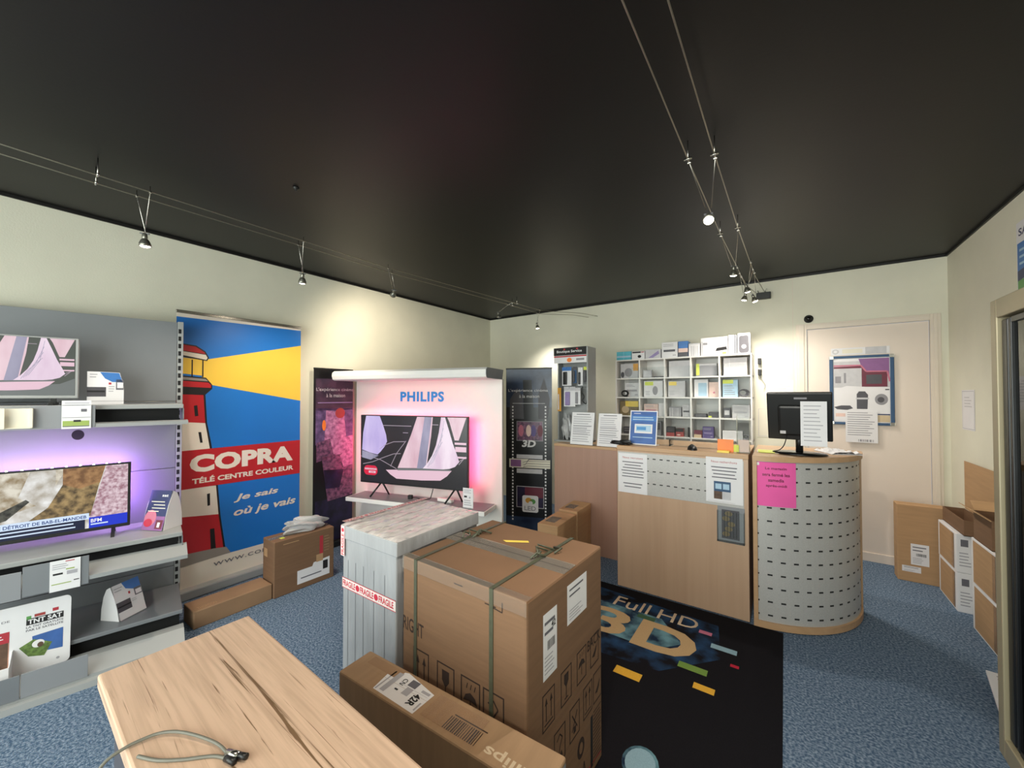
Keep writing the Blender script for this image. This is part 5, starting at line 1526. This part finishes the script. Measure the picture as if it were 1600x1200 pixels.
ontop('box with blue lid and dark base on top of the cubby shelf', -.908, -.815, .165, 'c_blue', lambda c, w, h: (c.rect(0, 0, w, h * .3, 'c_greydk', 1), c.rect(0, h * .3, w, h * .55, 'c_palepk', 1)))
ontop('plain pale box in the middle right on top of the cubby shelf', -.808, -.70, .135, 'c_greylt', lambda c, w, h: (c.rect(.004, .004, w - .004, h * .9, 'paper', 1), c.bars(w * .2, 0, w * .9, h * .8, 4, 'c_greylt', 2)))
ontop('widest white box with a black receiver picture on top of the cubby shelf', -.692, -.452, .18, 'paper', lambda c, w, h: (c.poly([(w * .55, h * .22), (w * .6, h * .4), (w * .95, h * .46), (w * .98, h * .28)], 'ink_black', 1), c.rect(w * .08, h * .6, w * .25, h * .72, 'c_greymd', 1), c.rect(w * .8, h * .05, w * .95, h * .15, 'c_lime', 1), c.line([(w * .05, 0), (w * .05, h * .8)], .004, 'c_greymd', 1)))
ontop('narrow white box with dark edge stripes on top of the cubby shelf', -.445, -.378, .19, 'paper', lambda c, w, h: c.rect(w * .75, 0, w * .9, h, 'c_greydk', 1))
ontop('dark grey loudspeaker pack at the right end on top of the cubby shelf', -.368, -.262, .20, 'c_greylt', lambda c, w, h: (c.poly(rr(w * .12, h * .05, w * .88, h * .88, .02), 'c_greydk', 1), c.ell(w * .5, h * .35, w * .2, w * .2, 'c_greymd', 2)))
t = thing('power_adapter', 'two small black plugs hanging on a cable right of the cubby shelf', 'adapter', (-0.195, 4.578, 1.60), 0)
for z in (.18, .07):
    MB().box(-.018, .012, -.035, 0, z - .03, z + .03, 'black_plastic', .004).build('plug', t)
MB().tube(spline([(0, -.01, .15), (.012, -.015, .10), (0, -.012, .03), (.04, -.01, -.05), (.03, -.008, -.10)]), .0025, 'c_greymd', 6).build('lead', t)

# ================================================================== DOOR POSTER, WALL SHEETS
t = thing('framed_poster', 'blue framed poster of black machine parts hanging on the door', 'poster', (0.338, 4.582, 1.182), 0)
w, h = .428, .613
mb = MB().box(.01, w - .01, -.010, -.002, .01, h - .01, 'paper')
c = Cv(mb, (0, -.0102, 0), step=.0004)
c.rect(.03, .33, w - .03, h - .05, 'c_greylt', 1); c.poly([(.2, h - .03), (w - .03, h - .03), (w - .03, .40), (.385, .46), (.25, .47), (.215, .53)], 'c_plum', 2)
c.poly([(.03, .515), (.215, .52), (.25, .47), (.385, .465), (.385, .335), (.22, .335), (.22, .50), (.03, .50)], 'c_maroon', 3)
c.line([(.03, .525), (.215, .525), (.25, .47), (.385, .468), (.40, .38)], .012, 'c_rosy', 4)
c.rect(.03, .34, .22, .50, 'c_greylt', 4); c.rect(.25, .36, .35, .44, 'c_greydk', 4); c.rect(.04, .37, .08, .43, 'c_greymd', 5); c.rect(.10, .37, .115, .46, 'c_greymd', 5)
c.poly([(.03, .31), (.12, .345), (.24, .335), (w - .03, .33), (w - .03, .03), (.03, .03)], 'paper', 5)
c.poly([(.185, .14), (.185, .27), (.20, .295), (.24, .295), (.26, .265), (.255, .14)], 'c_greydk', 6); c.rect(.18, .225, .265, .24, 'c_greylt', 7)
c.ell(.345, .225, .042, .048, 'c_greymd', 6); c.ell(.342, .222, .022, .024, 'c_greydk', 7)
c.poly([(.03, .155), (.08, .17), (.14, .17), (.16, .145), (.12, .13), (.05, .135)], 'c_greydk', 6); c.rect(.04, .07, .13, .10, 'c_palepk', 6)
c.rect(.27, .09, w - .03, .10, 'c_navy', 7); c.rect(.37, .305, .395, .315, 'c_greydk', 7); c.rect(.27, .03, w - .03, .088, 'c_beige', 6)
mb.build('print', t)
mb = MB()
for a in ((0, .026, 0, h), (w - .026, w, 0, h), (.026, w - .026, h - .022, h), (.026, w - .026, 0, .022)):
    mb.box(a[0], a[1], -.018, -.001, a[2], a[3], 'frame_blue', .004)
mb.build('frame', t)
for x, z in ((0, 0), (w - .03, 0), (0, h - .028), (w - .03, h - .028)):
    MB().box(x, x + .03, -.0195, -.0185, z, z + .028, 'chrome', .002).build('corner_clip', t)
notice('creased white text sheet taped over the lower edge of the framed poster', (0.444, 4.560, 1.028), (1, 0), .212, .285, lambda c, w, h: (c.lines(w * .06, h * .2, w * .94, h * .95, 11, 'ink', 1, .22, .3), c.bars(w * .4, h * .03, w * .9, h * .10, 10, 'ink', 1)))
notice('pale sticker strip on the door above the framed poster', (0.352, 4.5825, 1.805), (1, 0), .39, .062, lambda c, w, h: (c.rect(w * .6, 0, w * .95, h, 'c_greylt', 1), c.ell(w * .08, h * .5, .025, .022, 'c_greylt', 1), c.ell(w * .08, h * .5, .012, .012, 'paper', 2), c.rect(w * .2, h * .2, w * .55, h * .8, 'paper_ivory', 1)), name='sticker_strip', cat='sticker')
notice('pale paper pinned on the back wall left of the door', (-0.145, 4.5785, 1.335), (1, 0), .215, .25, lambda c, w, h: (c.lines(w * .1, h * .2, w * .9, h * .9, 8, 'c_greylt', 1, .3)))
notice('ivory paper strip low on the back wall right of the cubby shelf', (-0.225, 4.5785, 1.03), (1, 0), .17, .29, lambda c, w, h: c.frame(.01, .01, w - .01, h - .01, .004, 'c_greylt', 1), mat='paper_ivory')
notice('white sheet pinned on the right wall above the carton flap', (XR - .0015, 4.31, 1.19), (0, -1), .235, .29, lambda c, w, h: (c.frame(.008, .008, w - .008, h - .008, .003, 'ink_soft', 1), c.lines(w * .2, h * .55, w * .8, h * .85, 4, 'c_greylt', 1)))
def draw_r(c, w, h):
    c.text('SAV', w * .12, h * .83, w * .85, h * .92, 'c_navy', 1, bold=.02); c.rect(w * .04, h * .42, w, h * .75, 'c_blue', 1); c.lines(w * .15, h * .46, w * .9, h * .7, 3, 'c_palebl', 2)
    c.poly([(w * .04, h * .30), (w, h * .34), (w, h * .46), (w * .04, h * .42)], 'c_navy', 2); c.rect(w * .04, h * .2, w, h * .31, 'c_green', 1); c.lines(w * .1, h * .03, w * .9, h * .17, 3, 'ink_soft', 1)
notice('blue and green printed sheet high on the right wall above the glass cabinet', (XR - .0015, 3.435, 1.94), (0, -1), .21, .47, draw_r)

# ================================================================== BOXES ON THE RIGHT
def art_flat(cv, w, d, h):
    pass
fb = cardboard('flat_box', 'flat brown cardboard box standing against the door frame', 0.715, 4.262, 0.0, 0, 0.325, 0.115, 0.590, 'kraft_pale', .004, seam='x', tape=False)
sticker(fb, .075, .135, .10, .16, FRONT(), 1, lines=4)
sticker(fb, .025, .075, .105, .045, FRONT(), 1, lines=2, bars=False)
def white_carton(label, x, y, z, d, h, group, stripe=True):
    t = thing('white_box', label, 'box', (x, y, z), 0, group)
    w = XR - .02 - x
    mb = MB().box(0, w, 0, d, 0, h, 'paper', .004)
    c = Cv(mb, (0, d, 0), (0, -1, 0), (0, 0, 1))
    c.rect(.03, .012, d - .05, h - .012, 'kraft_pale', 1)
    f = Cv(mb, (0, 0, 0)); f.rect(w * .15, h * .68, w * .4, h * .86, 'ink', 1); f.lines(w * .1, h * .15, w * .5, h * .55, 5, 'ink_soft', 1)
    mb.build('carton', t)
    MB().box(-.0012, -.0002, d * .10, d * .22, .012, h - .012, 'clear_tape').build('packing_tape', t)
    return t
gA, gB = 'stack of white boxes beside the flat brown box', 'stack of white boxes beside the glass cabinet'
white_carton('upper white and brown box in the stack next to the flat brown box', 0.930, 3.85, 0.2615, 0.368, 0.257, gA)
white_carton('lower white and brown box in the stack next to the flat brown box', 0.932, 3.85, 0.0, 0.368, 0.260, gA)
white_carton('upper white and brown box in the stack nearest the glass cabinet', 0.945, 3.26, 0.2815, 0.385, 0.278, gB)
white_carton('lower white and brown box in the stack nearest the glass cabinet', 0.947, 3.26, 0.0, 0.385, 0.280, gB)
t = thing('open_box', 'open brown cardboard box with raised flaps on the white boxes by the glass cabinet', 'box', (0.950, 3.36, 0.5605), 0)
mb = MB()
for a in ((0, .004, 0, .26, 0, .17), (.112, .116, 0, .26, 0, .17), (.004, .112, 0, .004, 0, .17), (.004, .112, .256, .26, 0, .17), (0, .116, 0, .26, 0, .004)):
    mb.box(*a, 'kraft')
mb.build('carton', t)
MB().prism([(0, .17), (-.06, .21), (-.062, .207), (-.003, .166)], 0.0, .26, 'kraft_pale', 'y').build('flap', t)
MB().prism([(.26, .17), (.33, .215), (.328, .219), (.257, .173)], 0.004, .112, 'kraft_pale', 'x').build('flap', t)
t = thing('open_box', 'open brown cardboard box with one tall raised flap against the right wall', 'box', (0.955, 3.80, 0.5195), 0)
mb = MB()
for a in ((0, .004, 0, .42, 0, .10), (.106, .110, 0, .42, 0, .10), (.004, .106, 0, .004, 0, .10), (.004, .106, .416, .42, 0, .10), (0, .110, 0, .42, 0, .004)):
    mb.box(*a, 'kraft')
mb.build('carton', t)
MB().box(.112, .117, -.07, .42, .10, .445, 'kraft_pale', .001).build('flap', t)

# ================================================================== GLASS CABINET AT THE RIGHT EDGE
t = thing('glass_cabinet', 'tall glass cabinet with beige metal frame at the right edge of the picture', 'cabinet', (0.70, 2.45, 0.0), -90)
# local: x runs towards the camera, front faces -y (into the shop)
GWd, GH, GDp = 1.10, 1.826, 0.365
mb = MB()
for x0, x1 in ((0, .052), (GWd - .052, GWd)):
    mb.box(x0, x1, 0, .05, 0, GH, 'frame_beige', .004)
    mb.box(x0, x1, GDp - .05, GDp, 0, GH, 'frame_beige', .004)
for z0, z1 in ((0, .08), (GH - .075, GH)):
    mb.box(.052, GWd - .052, 0, .05, z0, z1, 'frame_beige', .004)
    mb.box(0, .04, .05, GDp - .05, z0, z1, 'frame_beige'); mb.box(GWd - .04, GWd, .05, GDp - .05, z0, z1, 'frame_beige')
mb.box(.052, GWd - .052, .05, GDp - .05, GH - .03, GH, 'frame_beige'); mb.box(.04, GWd - .04, .05, GDp - .05, 0, .04, 'frame_beige')
mb.build('frame', t)
mb = MB()
mb.box(.060, .105, .012, .045, .09, GH - .085, 'gasket', .004); mb.box(.105, .118, .018, .04, .09, GH - .085, 'inside_grey', .002); mb.box(.118, .135, .012, .045, .09, GH - .085, 'gasket', .003)
mb.box(.135, GWd - .06, .014, .04, GH - .105, GH - .085, 'gasket'); mb.box(.135, GWd - .06, .014, .04, .085, .105, 'gasket')
mb.build('door_gasket', t)
MB().box(.135, GWd - .06, .022, .028, .105, GH - .105, 'dark_glass').build('glass_pane', t)
mb = MB().box(.04, GWd - .04, GDp - .045, GDp - .04, .04, GH - .03, 'inside_grey')
mb.build('back_board', t)
mb = MB().box(.010, .018, .05, GDp - .05, .08, GH - .075, 'inside_grey')
mb.build('side_board', t)
for z in (.5, .92, 1.34):
    MB().box(.05, GWd - .05, .06, GDp - .05, z, z + .008, 'dark_glass').build('glass_shelf', t)
t = thing('folded_brochure', 'white and blue brochure lying on the carpet beside the glass cabinet', 'brochure', (0.770, 2.665, 0.004), -7)
mb = MB().box(0, .21, 0, .30, 0, .012, 'paper', .002, Matrix.Rotation(R(12), 4, 'X'))
c = Cv(mb, (0, 0, .0124), (1, 0, 0), (0, math.cos(R(12)), math.sin(R(12)))); c.poly([(.02, .03), (.19, .08), (.19, .13), (.02, .08)], 'c_lilac', 1); c.ell(.05, .15, .012, .012, 'c_blue', 1); c.lines(.03, .2, .18, .28, 4, 'ink_soft', 1)
mb.build('cover', t)
